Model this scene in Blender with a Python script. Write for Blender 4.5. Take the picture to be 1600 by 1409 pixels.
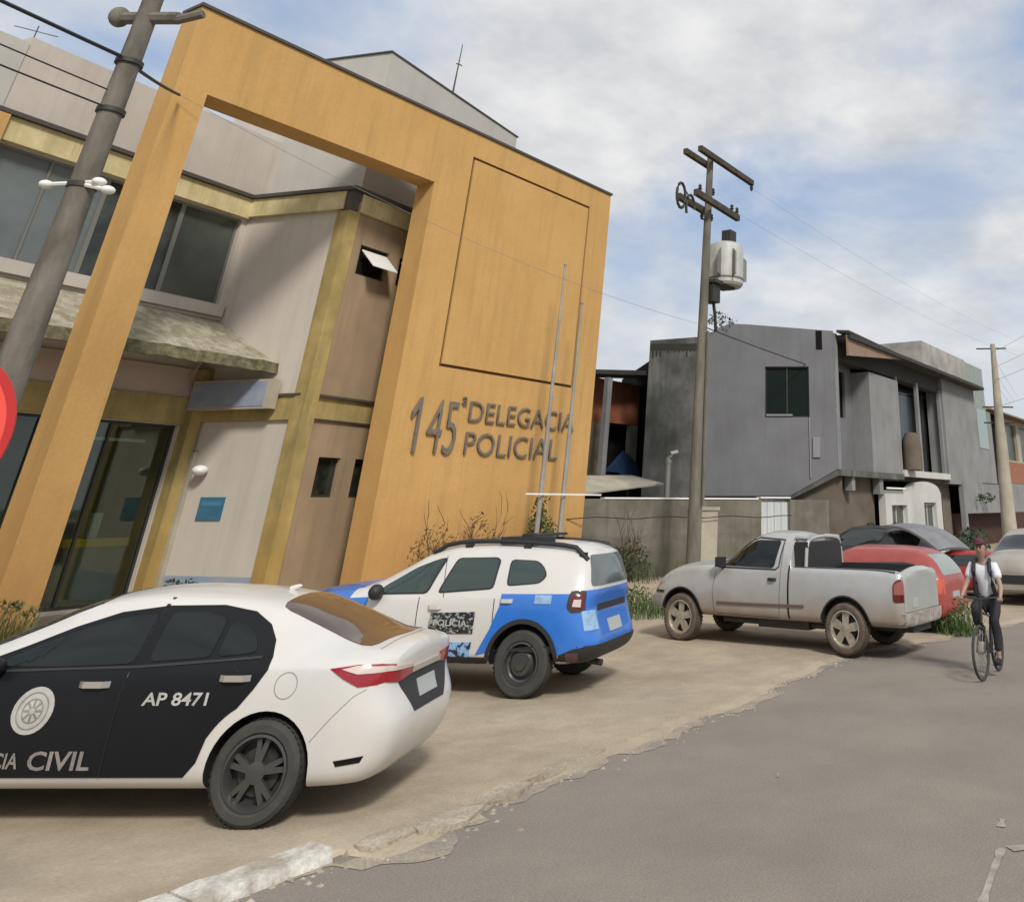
import bpy, bmesh, math, random
from mathutils import Vector, Matrix, noise
from mathutils.bvhtree import BVHTree
from mathutils.geometry import tessellate_polygon
random.seed(7)
R = math.radians
for o in list(bpy.data.objects): bpy.data.objects.remove(o)
S = bpy.context.scene
COL = S.collection

# ---------------------------------------------------------------- camera
TH = R(28.735); PITCH = R(25.989)
cd = bpy.data.cameras.new('camera'); cam = bpy.data.objects.new('camera', cd); COL.objects.link(cam)
cam.location = (0, 0, 2.0)
cam.rotation_euler = (R(90) + PITCH, 0, TH - R(90))
cd.sensor_width = 36; cd.lens = 1303.37 * 36 / 1600
cd.shift_x = -0.25; cd.shift_y = (153.61 - 704.5) / 1600
cd.clip_end = 3000; cd.clip_start = 0.05
S.camera = cam

# ---------------------------------------------------------------- light
SUN_EL = R(42); SUN_AZ = R(236)          # direction the sun stands in, measured from +X
w = bpy.data.worlds.new('World'); S.world = w; w.use_nodes = True
nt = w.node_tree; nt.nodes.clear()
def N(t, **k):
    n = nt.nodes.new(t)
    for a, b in k.items(): setattr(n, a, b)
    return n
out = N('ShaderNodeOutputWorld'); bg = N('ShaderNodeBackground'); bg.inputs[1].default_value = 0.1
sky = N('ShaderNodeTexSky', sky_type='NISHITA'); sky.sun_disc = False
sky.sun_elevation = SUN_EL; sky.sun_rotation = R(90) - SUN_AZ; sky.air_density = 1.0; sky.dust_density = 1.5
tc = N('ShaderNodeTexCoord'); sep = N('ShaderNodeSeparateXYZ'); nt.links.new(tc.outputs['Generated'], sep.inputs[0])
add = N('ShaderNodeMath', operation='ADD'); add.inputs[1].default_value = 0.22; nt.links.new(sep.outputs[2], add.inputs[0])
mx = N('ShaderNodeMath', operation='MAXIMUM'); mx.inputs[1].default_value = 0.1; nt.links.new(add.outputs[0], mx.inputs[0])
dx = N('ShaderNodeMath', operation='DIVIDE'); dy = N('ShaderNodeMath', operation='DIVIDE')
nt.links.new(sep.outputs[0], dx.inputs[0]); nt.links.new(mx.outputs[0], dx.inputs[1])
nt.links.new(sep.outputs[1], dy.inputs[0]); nt.links.new(mx.outputs[0], dy.inputs[1])
cmb = N('ShaderNodeCombineXYZ'); nt.links.new(dx.outputs[0], cmb.inputs[0]); nt.links.new(dy.outputs[0], cmb.inputs[1])
n1 = N('ShaderNodeTexNoise'); n1.inputs['Scale'].default_value = 1.7; n1.inputs['Detail'].default_value = 8; n1.inputs['Roughness'].default_value = 0.53
n1.inputs['Distortion'].default_value = 0.25
mp = N('ShaderNodeMapping'); mp.inputs['Location'].default_value = (0.4, 7.7, 0.0); nt.links.new(cmb.outputs[0], mp.inputs[0])
nt.links.new(mp.outputs[0], n1.inputs['Vector'])
cr = N('ShaderNodeValToRGB'); cr.color_ramp.elements[0].position = 0.30; cr.color_ramp.elements[1].position = 0.53
nt.links.new(n1.outputs[0], cr.inputs[0])
# cloud brightness from a second noise
n2 = N('ShaderNodeTexNoise'); n2.inputs['Scale'].default_value = 4.2; n2.inputs['Detail'].default_value = 9; n2.inputs['Roughness'].default_value = 0.58
nt.links.new(mp.outputs[0], n2.inputs['Vector'])
c2 = N('ShaderNodeValToRGB'); e = c2.color_ramp.elements
e[0].position = 0.34; e[0].color = (0.63, 0.65, 0.68, 1); e[1].position = 0.66; e[1].color = (0.89, 0.89, 0.89, 1)
nt.links.new(n2.outputs[0], c2.inputs[0])
cs = N('ShaderNodeVectorMath', operation='SCALE'); cs.inputs['Scale'].default_value = 6.3
nt.links.new(c2.outputs[0], cs.inputs[0])
# clear air between the clouds: the sky model veiled by thin haze
hz = N('ShaderNodeMixRGB'); hz.inputs[0].default_value = 0.8; hz.inputs[2].default_value = (2.3, 3.1, 4.5, 1)
nt.links.new(sky.outputs[0], hz.inputs[1])
mixc = N('ShaderNodeMixRGB'); nt.links.new(cr.outputs[0], mixc.inputs[0]); nt.links.new(hz.outputs[0], mixc.inputs[1]); nt.links.new(cs.outputs[0], mixc.inputs[2])
# the air is milky towards the horizon
hm = N('ShaderNodeMapRange'); hm.inputs[1].default_value = 0.02; hm.inputs[2].default_value = 0.34; hm.inputs[3].default_value = 0.78; hm.inputs[4].default_value = 0.0; hm.interpolation_type = 'SMOOTHSTEP'
nt.links.new(sep.outputs[2], hm.inputs[0]); hmx = N('ShaderNodeMixRGB'); hmx.inputs[2].default_value = (4.1, 4.5, 5.0, 1)
nt.links.new(hm.outputs[0], hmx.inputs[0]); nt.links.new(mixc.outputs[0], hmx.inputs[1]); nt.links.new(hmx.outputs[0], bg.inputs[0]); nt.links.new(bg.outputs[0], out.inputs[0])

sl = bpy.data.lights.new('sun', 'SUN'); sl.energy = 1.9; sl.angle = R(11); sl.color = (1.0, 0.95, 0.87)
so = bpy.data.objects.new('sun', sl); COL.objects.link(so)
d = Vector((math.cos(SUN_EL) * math.cos(SUN_AZ), math.cos(SUN_EL) * math.sin(SUN_AZ), math.sin(SUN_EL)))
so.rotation_euler = d.to_track_quat('Z', 'Y').to_euler()
S.view_settings.view_transform = 'Standard'; S.view_settings.look = 'None'
S.view_settings.gamma = 1; S.view_settings.exposure = 0.6
S.render.engine = 'CYCLES'
S.cycles.max_bounces = 5; S.cycles.diffuse_bounces = 3

# ---------------------------------------------------------------- materials
MATS = {}
def mat(name, col, rough=0.8, metal=0.0, var=0.0, scale=3.0, col2=None, streak=None, bump=0.0, spec=None, stretch=(1, 1, 1), coat=0.0, lo=0.35, hi=0.65, dirt=None, speck=None, blot=None):
    """col/col2 mixed by noise; streak = (colour, amount) runs of grime stretched along z; dirt = (colour, z_low, z_high, amount) splash dirt near the ground"""
    if name in MATS: return MATS[name]
    m = bpy.data.materials.new(name); m.use_nodes = True; MATS[name] = m
    t = m.node_tree; b = t.nodes['Principled BSDF']
    b.inputs['Roughness'].default_value = rough; b.inputs['Metallic'].default_value = metal
    if coat: b.inputs['Coat Weight'].default_value = coat; b.inputs['Coat Roughness'].default_value = 0.05
    if spec is not None: b.inputs['Specular IOR Level'].default_value = spec
    b.inputs['Base Color'].default_value = (*col, 1)
    L = t.links.new
    def nn(ty, **k):
        n = t.nodes.new(ty)
        for a, v in k.items(): setattr(n, a, v)
        return n
    c = None
    tcn = nn('ShaderNodeTexCoord'); geo = nn('ShaderNodeNewGeometry')
    if var or col2 or streak or bump or dirt:
        mpn = nn('ShaderNodeMapping'); mpn.inputs['Scale'].default_value = stretch
        L(geo.outputs['Position'], mpn.inputs[0])
        nz = nn('ShaderNodeTexNoise'); nz.inputs['Scale'].default_value = scale; nz.inputs['Detail'].default_value = 8; nz.inputs['Roughness'].default_value = 0.62
        L(mpn.outputs[0], nz.inputs['Vector'])
        rp = nn('ShaderNodeValToRGB'); rp.color_ramp.elements[0].position = lo; rp.color_ramp.elements[1].position = hi
        cc2 = col2 if col2 else tuple(x * (1 - var) for x in col)
        rp.color_ramp.elements[0].color = (*cc2, 1); rp.color_ramp.elements[1].color = (*col, 1)
        L(nz.outputs[0], rp.inputs[0]); c = rp.outputs[0]
    if streak:
        ms = nn('ShaderNodeMapping'); ms.inputs['Scale'].default_value = (2.2, 2.2, 0.16)
        L(geo.outputs['Position'], ms.inputs[0])
        ns = nn('ShaderNodeTexNoise'); ns.inputs['Scale'].default_value = 1.6; ns.inputs['Detail'].default_value = 7; ns.inputs['Roughness'].default_value = 0.7
        L(ms.outputs[0], ns.inputs['Vector'])
        rs = nn('ShaderNodeValToRGB'); rs.color_ramp.elements[0].position = 0.48; rs.color_ramp.elements[1].position = 0.75
        rs.color_ramp.elements[1].color = (streak[1],) * 3 + (1,); L(ns.outputs[0], rs.inputs[0])
        mxs = nn('ShaderNodeMixRGB'); L(rs.outputs[0], mxs.inputs[0]); L(c, mxs.inputs[1]); mxs.inputs[2].default_value = (*streak[0], 1)
        c = mxs.outputs[0]
    if dirt:
        sp = nn('ShaderNodeSeparateXYZ'); L(geo.outputs['Position'], sp.inputs[0])
        nd = nn('ShaderNodeTexNoise'); nd.inputs['Scale'].default_value = 2.5; nd.inputs['Detail'].default_value = 8
        mr = nn('ShaderNodeMapRange'); mr.inputs[1].default_value = dirt[1]; mr.inputs[2].default_value = dirt[2]; mr.inputs[3].default_value = 1; mr.inputs[4].default_value = 0
        L(geo.outputs['Position'], nd.inputs['Vector']); L(sp.outputs[2], mr.inputs[0])
        ad = nn('ShaderNodeMath', operation='MULTIPLY_ADD'); L(nd.outputs[0], ad.inputs[0]); ad.inputs[1].default_value = 1.0; ad.inputs[2].default_value = -0.5
        a2 = nn('ShaderNodeMath', operation='ADD'); L(ad.outputs[0], a2.inputs[0]); L(mr.outputs[0], a2.inputs[1])
        a3 = nn('ShaderNodeMath', operation='MULTIPLY', use_clamp=True); L(a2.outputs[0], a3.inputs[0]); a3.inputs[1].default_value = dirt[3]
        mxd = nn('ShaderNodeMixRGB'); L(a3.outputs[0], mxd.inputs[0]); L(c, mxd.inputs[1]); mxd.inputs[2].default_value = (*dirt[0], 1)
        c = mxd.outputs[0]
    for sc_, amt in ([(speck[0], speck[1])] if speck else []) + ([(blot[0], blot[1])] if blot else []):
        nk = nn('ShaderNodeTexNoise'); nk.inputs['Scale'].default_value = sc_; nk.inputs['Detail'].default_value = 4; nk.inputs['Roughness'].default_value = 0.7
        L(geo.outputs['Position'], nk.inputs['Vector'])
        mk_ = nn('ShaderNodeMapRange'); mk_.inputs[1].default_value = 0.36; mk_.inputs[2].default_value = 0.64; mk_.inputs[3].default_value = 1 - amt; mk_.inputs[4].default_value = 1 + amt * .6
        L(nk.outputs[0], mk_.inputs[0]); vm = nn('ShaderNodeVectorMath', operation='SCALE'); L(c, vm.inputs[0]); L(mk_.outputs[0], vm.inputs['Scale']); c = vm.outputs[0]
    if c is not None: L(c, b.inputs['Base Color'])
    if bump:
        nb = nn('ShaderNodeTexNoise'); nb.inputs['Scale'].default_value = scale * 6; nb.inputs['Detail'].default_value = 6
        L(geo.outputs['Position'], nb.inputs['Vector'])
        bp = nn('ShaderNodeBump'); bp.inputs['Strength'].default_value = bump; bp.inputs['Distance'].default_value = 0.02
        L(nb.outputs[0], bp.inputs['Height']); L(bp.outputs[0], b.inputs['Normal'])
    return m

M_yellow = mat('yellow render', (0.58, 0.345, 0.125), 0.9, scale=0.5, col2=(0.53, 0.31, 0.105), speck=(14, .05), streak=((0.36, 0.225, 0.08), 0.55), bump=0.12, dirt=((0.40, 0.19, 0.06), -0.2, 2.6, 0.5))
M_groove = mat('grimy shaded joint', (0.12, 0.06, 0.02), 0.9)  # grime plus the depth shade of the groove, put into the colour
M_coping = mat('dark metal flashing and shadow line', (0.07, 0.06, 0.055), 0.6)
M_letter = mat('dull steel letters', (0.22, 0.185, 0.15), 0.5, metal=0.2, var=0.3, scale=8)
M_wall = mat('warm grey render', (0.56, 0.51, 0.45), 0.9, scale=0.5, col2=(0.52, 0.465, 0.41), streak=((0.31, 0.28, 0.22), 0.3), bump=0.08)
M_wallb = mat('brownish stained render', (0.37, 0.265, 0.165), 0.9, scale=0.8, col2=(0.29, 0.21, 0.13), streak=((0.17, 0.13, 0.09), 0.5), bump=0.08)
M_white = mat('weathered white render', (0.54, 0.49, 0.43), 0.9, scale=1.0, col2=(0.47, 0.425, 0.375), streak=((0.33, 0.31, 0.27), 0.45), bump=0.06)
M_tower = mat('pale grey render', (0.50, 0.48, 0.44), 0.9, scale=0.9, col2=(0.45, 0.43, 0.40), streak=((0.35, 0.34, 0.30), 0.3))
M_band = mat('pale yellow mossy band', (0.68, 0.58, 0.34), 0.9, scale=2.0, col2=(0.50, 0.43, 0.22), streak=((0.25, 0.22, 0.09), 0.6))
M_olive = mat('mossy ochre render', (0.46, 0.34, 0.13), 0.9, scale=1.6, col2=(0.30, 0.235, 0.09), streak=((0.17, 0.15, 0.06), 0.7), dirt=((0.38, 0.20, 0.03), 0, 2.4, 0.6))
M_canopy = mat('mossy concrete', (0.42, 0.38, 0.30), 0.95, scale=3.2, col2=(0.25, 0.225, 0.145), speck=(30, .3), bump=0.5, lo=0.4, hi=0.6)
M_moss = mat('dark moss edge', (0.20, 0.175, 0.10), 0.95, scale=7, col2=(0.07, 0.07, 0.035), bump=0.5)
M_pink = mat('pinkish fascia', (0.56, 0.45, 0.38), 0.9, scale=1.5, var=0.2)
M_glass = mat('dark window glass', (0.05, 0.055, 0.04), 0.10, spec=0.6, scale=1.2, col2=(0.012, 0.016, 0.013), lo=.4, hi=.62)  # mottled lighter tones put reflections into the glass colour
M_glassg = mat('grey green window glass', (0.085, 0.095, 0.085), 0.2, spec=0.6, scale=0.8, col2=(0.05, 0.06, 0.05))
M_glassb = mat('blue grey glazing film', (0.16, 0.185, 0.19), 0.35, scale=0.8, var=0.3)
M_clear = bpy.data.materials.new('tinted clear glass'); M_clear.use_nodes = True
_t = M_clear.node_tree; _t.nodes.clear(); _o = _t.nodes.new('ShaderNodeOutputMaterial'); _m = _t.nodes.new('ShaderNodeMixShader'); _tr = _t.nodes.new('ShaderNodeBsdfTransparent'); _g = _t.nodes.new('ShaderNodeBsdfGlossy'); _f = _t.nodes.new('ShaderNodeFresnel')
_tr.inputs[0].default_value = (.80, .86, .78, 1); _g.inputs['Roughness'].default_value = .03; _f.inputs[0].default_value = 1.6
_t.links.new(_f.outputs[0], _m.inputs[0]); _t.links.new(_tr.outputs[0], _m.inputs[1]); _t.links.new(_g.outputs[0], _m.inputs[2]); _t.links.new(_m.outputs[0], _o.inputs[0])
M_frame = mat('aluminium frame', (0.22, 0.22, 0.20), 0.5, metal=0.4)
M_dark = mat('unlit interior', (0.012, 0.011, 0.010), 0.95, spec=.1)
M_conc = mat('pole concrete', (0.20, 0.175, 0.15), 0.9, scale=4, col2=(0.10, 0.09, 0.07), stretch=(1, 1, 0.3), bump=0.3)
M_wood = mat('weathered timber', (0.085, 0.065, 0.05), 0.9, scale=5, var=0.5)
M_poleg = mat('mossy concrete pole', (0.19, 0.175, 0.145), 0.9, scale=3, col2=(0.10, 0.095, 0.075), stretch=(1, 1, 0.25), bump=0.2)
M_iron = mat('dark iron', (0.05, 0.05, 0.045), 0.6, metal=0.4)
M_wire = mat('black cable', (0.02, 0.02, 0.022), 0.6)
M_wire2 = mat('grey aluminium wire', (0.22, 0.23, 0.25), 0.6)
M_lampw = mat('white plastic', (0.78, 0.78, 0.75), 0.35)
M_blue = mat('blue plate', (0.05, 0.17, 0.27), 0.5, var=0.15)
M_signf = mat('faded sign face', (0.33, 0.36, 0.42), 0.6, scale=2.5, col2=(0.22, 0.27, 0.38))
M_signb = mat('sign box side', (0.48, 0.42, 0.33), 0.7, var=0.2)
M_red = mat('red disc paint', (0.85, 0.085, 0.06), 0.5)
M_redrim = mat('dark red disc rim', (0.50, 0.02, 0.02), 0.5)
M_pole_w = mat('dull galvanised tube', (0.40, 0.39, 0.36), 0.5, metal=0.3, var=0.3, scale=2)
M_grey = mat('grey render', (0.18, 0.182, 0.198), 0.9, scale=0.7, col2=(0.15, 0.152, 0.162), streak=((0.11, 0.11, 0.105), 0.5), bump=0.08)
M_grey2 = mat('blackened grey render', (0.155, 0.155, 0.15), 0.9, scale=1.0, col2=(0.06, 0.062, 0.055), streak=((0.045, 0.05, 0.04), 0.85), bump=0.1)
M_greyl = mat('light grey render', (0.27, 0.27, 0.275), 0.9, scale=0.8, col2=(0.21, 0.21, 0.21), streak=((0.15, 0.15, 0.14), 0.5))
M_tan = mat('tan stained render', (0.16, 0.135, 0.10), 0.9, scale=0.9, col2=(0.105, 0.085, 0.065), streak=((0.12, 0.08, 0.06), 0.5))
M_soffit = mat('tan boarded gable', (0.30, 0.21, 0.15), 0.9, var=0.2)
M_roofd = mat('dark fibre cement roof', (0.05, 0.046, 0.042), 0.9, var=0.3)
M_fence = mat('streaked concrete wall', (0.20, 0.18, 0.15), 0.95, scale=1.2, col2=(0.125, 0.115, 0.09), streak=((0.09, 0.085, 0.06), 0.8), bump=0.25, dirt=((0.09, 0.095, 0.05), 0.0, 1.1, 0.7))
M_cap = mat('white painted strip', (0.85, 0.85, 0.83), 0.5)
M_cream = mat('cream painted render', (0.42, 0.38, 0.30), 0.85, var=0.25, scale=1.5)
M_gate = mat('white sheet metal gate', (0.55, 0.58, 0.58), 0.5, var=0.15, stretch=(3, 3, .4))
M_whitep = mat('white painted portal', (0.58, 0.58, 0.55), 0.8, var=0.15, scale=1.0)
M_orange = mat('orange red render', (0.36, 0.10, 0.045), 0.9, scale=1.5, col2=(0.20, 0.09, 0.05), streak=((0.10, 0.06, 0.03), 0.6))
M_tarp = mat('dark blue tarp', (0.02, 0.05, 0.14), 0.6, var=0.3)
M_brick = mat('orange brick', (0.36, 0.15, 0.085), 0.9, var=0.35, scale=6)
M_brickd = mat('dark red brick', (0.09, 0.035, 0.025), 0.9, var=0.5, scale=5)
M_tile = mat('brown clay roof tiles', (0.24, 0.155, 0.10), 0.9, scale=4, var=0.4, bump=0.4)
M_road = mat('worn asphalt', (0.262, 0.230, 0.195), 0.95, spec=.2, scale=0.45, col2=(0.225, 0.20, 0.172), bump=0.3, lo=0.3, hi=0.7, speck=(60, .2), blot=(.9, .05))
M_pave = mat('sandy worn pavement', (0.41, 0.345, 0.26), 0.95, spec=.2, scale=0.7, col2=(0.34, 0.28, 0.205), bump=0.3, lo=0.33, hi=0.62, speck=(38, .12), blot=(1.2, .14))
M_ground = mat('bare earth and grass', (0.16, 0.15, 0.08), 0.95, scale=0.6, col2=(0.07, 0.09, 0.035), bump=0.3)
M_slab = mat('broken kerb concrete', (0.44, 0.385, 0.30), 0.95, scale=3, col2=(0.29, 0.24, 0.175), bump=0.6, speck=(40, .25))
M_kerb = mat('worn white kerb paint', (0.60, 0.58, 0.53), 0.85, scale=3.0, col2=(0.36, 0.32, 0.26), bump=0.5, lo=0.42, hi=0.58, speck=(30, .2))
M_mark = mat('worn road paint', (0.40, 0.375, 0.34), 0.85, scale=5, col2=(0.25, 0.225, 0.195), lo=0.42, hi=0.62)
M_leaf = mat('leaf green', (0.085, 0.13, 0.035), 0.7, scale=3, col2=(0.045, 0.08, 0.02))
M_leafd = mat('dark leaf green', (0.035, 0.065, 0.025), 0.7, scale=3, var=0.4)
M_dry = mat('dry brown twigs', (0.12, 0.075, 0.035), 0.9, var=0.4)
# cars
M_cwhite = mat('white car paint', (0.58, 0.57, 0.55), 0.3, coat=0.5, scale=1.5, col2=(0.64, 0.61, 0.57), dirt=((0.45, 0.38, 0.30), 0.05, 0.45, 0.5))
M_cblack = mat('matt black wrap', (0.010, 0.011, 0.013), 0.42, spec=.22, scale=2, var=0.2)
M_cblue = mat('blue car paint', (0.03, 0.17, 0.60), 0.3, coat=0.6, scale=2, var=0.12)
M_silver = mat('dusty silver paint', (0.47, 0.47, 0.465), 0.38, metal=0.25, coat=0.3, scale=2, var=0.12, dirt=((0.30, 0.20, 0.12), 0.30, 0.80, 0.9))
M_cred = mat('faded red car paint', (0.36, 0.075, 0.06), 0.4, coat=0.4, scale=3, col2=(0.30, 0.05, 0.042))
M_cdark = mat('black car paint', (0.012, 0.012, 0.013), 0.3, coat=0.5)
M_cbeige = mat('dusty beige car paint', (0.35, 0.32, 0.27), 0.4, coat=0.3, var=0.2)
M_chood = mat('grey bonnet underside', (0.22, 0.22, 0.23), 0.5, var=0.3)
M_cglass = mat('dark car glass', (0.018, 0.028, 0.027), 0.05, spec=0.7)
M_cglass2 = mat('black car glass', (0.006, 0.009, 0.009), 0.04, spec=0.5)
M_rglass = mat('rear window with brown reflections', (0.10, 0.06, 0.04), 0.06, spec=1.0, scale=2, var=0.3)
M_plast = mat('black plastic trim', (0.022, 0.022, 0.023), 0.6)
M_tyre = mat('dusty tyre rubber', (0.055, 0.055, 0.05), 0.85, var=0.3, scale=8)
M_tyred = mat('muddy tyre rubber', (0.13, 0.10, 0.075), 0.9, var=0.4, scale=8)
M_rimb = mat('black alloy', (0.09, 0.09, 0.088), 0.25, metal=0.5)
M_rims = mat('dusty bright alloy', (0.50, 0.45, 0.36), 0.4, metal=0.5, var=0.3, scale=10)
M_rimd = mat('brown dusty hub', (0.10, 0.075, 0.055), 0.8)
M_chrome = mat('chrome', (0.75, 0.75, 0.76), 0.18, metal=0.9)
M_lampr = mat('red lamp lens', (0.30, 0.010, 0.02), 0.12, coat=0.6)
M_lampd = mat('dark lamp lens', (0.10, 0.01, 0.01), 0.15, coat=0.6)
M_lampc = mat('clear lamp lens', (0.62, 0.50, 0.46), 0.15, coat=0.6)
M_decal = mat('grey white lettering', (0.50, 0.49, 0.46), 0.6, var=0.25, scale=9)
M_decald = mat('dirty lettering', (0.30, 0.275, 0.25), 0.6, var=0.4, scale=9)
M_plate = mat('number plate', (0.38, 0.40, 0.39), 0.5)
M_lblue = mat('pale blue sticker', (0.30, 0.48, 0.70), 0.4, var=0.3, scale=14)
M_sticker = mat('printed dark sticker', (0.35, 0.36, 0.36), 0.5, scale=18, col2=(0.012, 0.014, 0.014), lo=0.5, hi=0.58, stretch=(1, 1, 1.8))
M_stickb = mat('printed blue sticker', (0.25, 0.42, 0.72), 0.5, scale=8, col2=(0.02, 0.022, 0.03), lo=0.46, hi=0.5)
M_skin = mat('skin', (0.36, 0.23, 0.175), 0.6)
M_shirt = mat('white shirt', (0.74, 0.75, 0.80), 0.8, var=0.1)
M_vest = mat('black straps', (0.03, 0.03, 0.035), 0.8)
M_trous = mat('dark trousers', (0.018, 0.018, 0.022), 0.85)
M_cap2 = mat('dark red cap', (0.09, 0.025, 0.035), 0.8)

# ---------------------------------------------------------------- helpers
class MB:
    def __init__(s): s.v = []; s.f = []; s.m = []
    def poly(s, pts, mi=0):
        b = len(s.v); s.v += [tuple(p) for p in pts]; s.f.append(tuple(range(b, b + len(pts)))); s.m.append(mi)
    def raw(s, vs, fs, mi=0):
        b = len(s.v); s.v += [tuple(p) for p in vs]
        for f in fs: s.f.append(tuple(b + i for i in f)); s.m.append(mi)
    def box(s, x0, x1, y0, y1, z0, z1, mi=0):
        vs = [(x, y, z) for z in (z0, z1) for x, y in ((x0, y0), (x1, y0), (x1, y1), (x0, y1))]
        s.raw(vs, [(3, 2, 1, 0), (4, 5, 6, 7), (0, 1, 5, 4), (1, 2, 6, 5), (2, 3, 7, 6), (3, 0, 4, 7)], mi)
    def prism(s, pts, z0, z1, mi=0):     # pts counter-clockwise in plan; z1 may be a list of heights
        n = len(pts); zt = z1 if isinstance(z1, (list, tuple)) else [z1] * n; zb = z0 if isinstance(z0, (list, tuple)) else [z0] * n
        vs = [(p[0], p[1], zb[i]) for i, p in enumerate(pts)] + [(p[0], p[1], zt[i]) for i, p in enumerate(pts)]
        fs = [tuple(range(n - 1, -1, -1)), tuple(range(n, 2 * n))] + [(i, (i + 1) % n, n + (i + 1) % n, n + i) for i in range(n)]
        s.raw(vs, fs, mi)
    def ext(s, pts3, vec, mi=0):         # a flat polygon extruded by a vector
        n = len(pts3); V = Vector(vec)
        vs = [tuple(p) for p in pts3] + [tuple(Vector(p) + V) for p in pts3]
        fs = [tuple(range(n)), tuple(range(2 * n - 1, n - 1, -1))] + [(i, n + i, n + (i + 1) % n, (i + 1) % n) for i in range(n)]
        s.raw(vs, fs, mi)
    def tube(s, pts, r, n=8, mi=0, caps=True):
        P = [Vector(p) for p in pts]; rs = r if isinstance(r, (list, tuple)) else [r] * len(P)
        vs = []; fs = []
        up = Vector((0, 0, 1))
        for i, p in enumerate(P):
            t = (P[min(i + 1, len(P) - 1)] - P[max(i - 1, 0)]).normalized()
            a = t.cross(up if abs(t.z) < 0.95 else Vector((1, 0, 0))).normalized(); b = t.cross(a)
            for k in range(n):
                an = 2 * math.pi * k / n
                vs.append(p + (a * math.cos(an) + b * math.sin(an)) * rs[i])
        for i in range(len(P) - 1):
            for k in range(n):
                fs.append((i * n + k, i * n + (k + 1) % n, (i + 1) * n + (k + 1) % n, (i + 1) * n + k))
        if caps: fs += [tuple(range(n - 1, -1, -1)), tuple(range((len(P) - 1) * n, len(P) * n))]
        s.raw(vs, fs, mi)
    def lathe(s, prof, c, axis='Z', n=24, mi=0):      # prof = [(r, h)], spun about axis through c
        vs = []; fs = []; c = Vector(c)
        for r_, h in prof:
            for k in range(n):
                a = 2 * math.pi * k / n; u, v = r_ * math.cos(a), r_ * math.sin(a)
                vs.append(c + (Vector((u, v, h)) if axis == 'Z' else Vector((u, h, v)) if axis == 'Y' else Vector((h, u, v))))
        for i in range(len(prof) - 1):
            for k in range(n): fs.append((i * n + k, i * n + (k + 1) % n, (i + 1) * n + (k + 1) % n, (i + 1) * n + k))
        s.raw(vs, fs, mi)
    def ball(s, c, r, n=10, sc=(1, 1, 1), mi=0):
        prof = [(max(1e-4, math.sin(math.pi * i / n)), -math.cos(math.pi * i / n)) for i in range(n + 1)]
        vs = []; fs = []
        m = n * 2
        for a, h in prof:
            for k in range(m):
                t = 2 * math.pi * k / m
                vs.append((c[0] + a * math.cos(t) * r * sc[0], c[1] + a * math.sin(t) * r * sc[1], c[2] + h * r * sc[2]))
        for i in range(n):
            for k in range(m): fs.append((i * m + k, i * m + (k + 1) % m, (i + 1) * m + (k + 1) % m, (i + 1) * m + k))
        s.raw(vs, fs, mi)
    def build(s, name, m, parent=None, smooth=False, angle=35, fix=True):
        me = bpy.data.meshes.new(name); me.from_pydata(s.v, [], s.f)
        ms = m if isinstance(m, (list, tuple)) else [m]
        for x in ms: me.materials.append(x)
        me.polygons.foreach_set('material_index', s.m)
        if fix:
            bm = bmesh.new(); bm.from_mesh(me); bmesh.ops.recalc_face_normals(bm, faces=bm.faces); bm.to_mesh(me); bm.free()
        if smooth:
            for p in me.polygons: p.use_smooth = True
            me.set_sharp_from_angle(angle=R(angle))
        me.update()
        o = bpy.data.objects.new(name, me); COL.objects.link(o)
        if parent: o.parent = parent
        return o
def link(name, me, parent=None):
    o = bpy.data.objects.new(name, me); COL.objects.link(o)
    if parent: o.parent = parent
    return o
def tag(o, label=None, cat=None, group=None, kind=None):
    if label: o['label'] = label
    if cat: o['category'] = cat
    if group: o['group'] = group
    if kind: o['kind'] = kind
    return o
def thing(name, label, cat, loc=(0, 0, 0), rz=0, group=None, sc=1):
    o = bpy.data.objects.new(name, None); COL.objects.link(o); o.location = loc; o.rotation_euler = (0, 0, rz); o.scale = (sc, sc, sc)
    o.empty_display_size = 0.2
    return tag(o, label, cat, group)
def copy_tree(o, parent=None):
    c = o.copy(); COL.objects.link(c)
    if parent: c.parent = parent
    for ch in list(o.children): copy_tree(ch, c)
    return c
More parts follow.
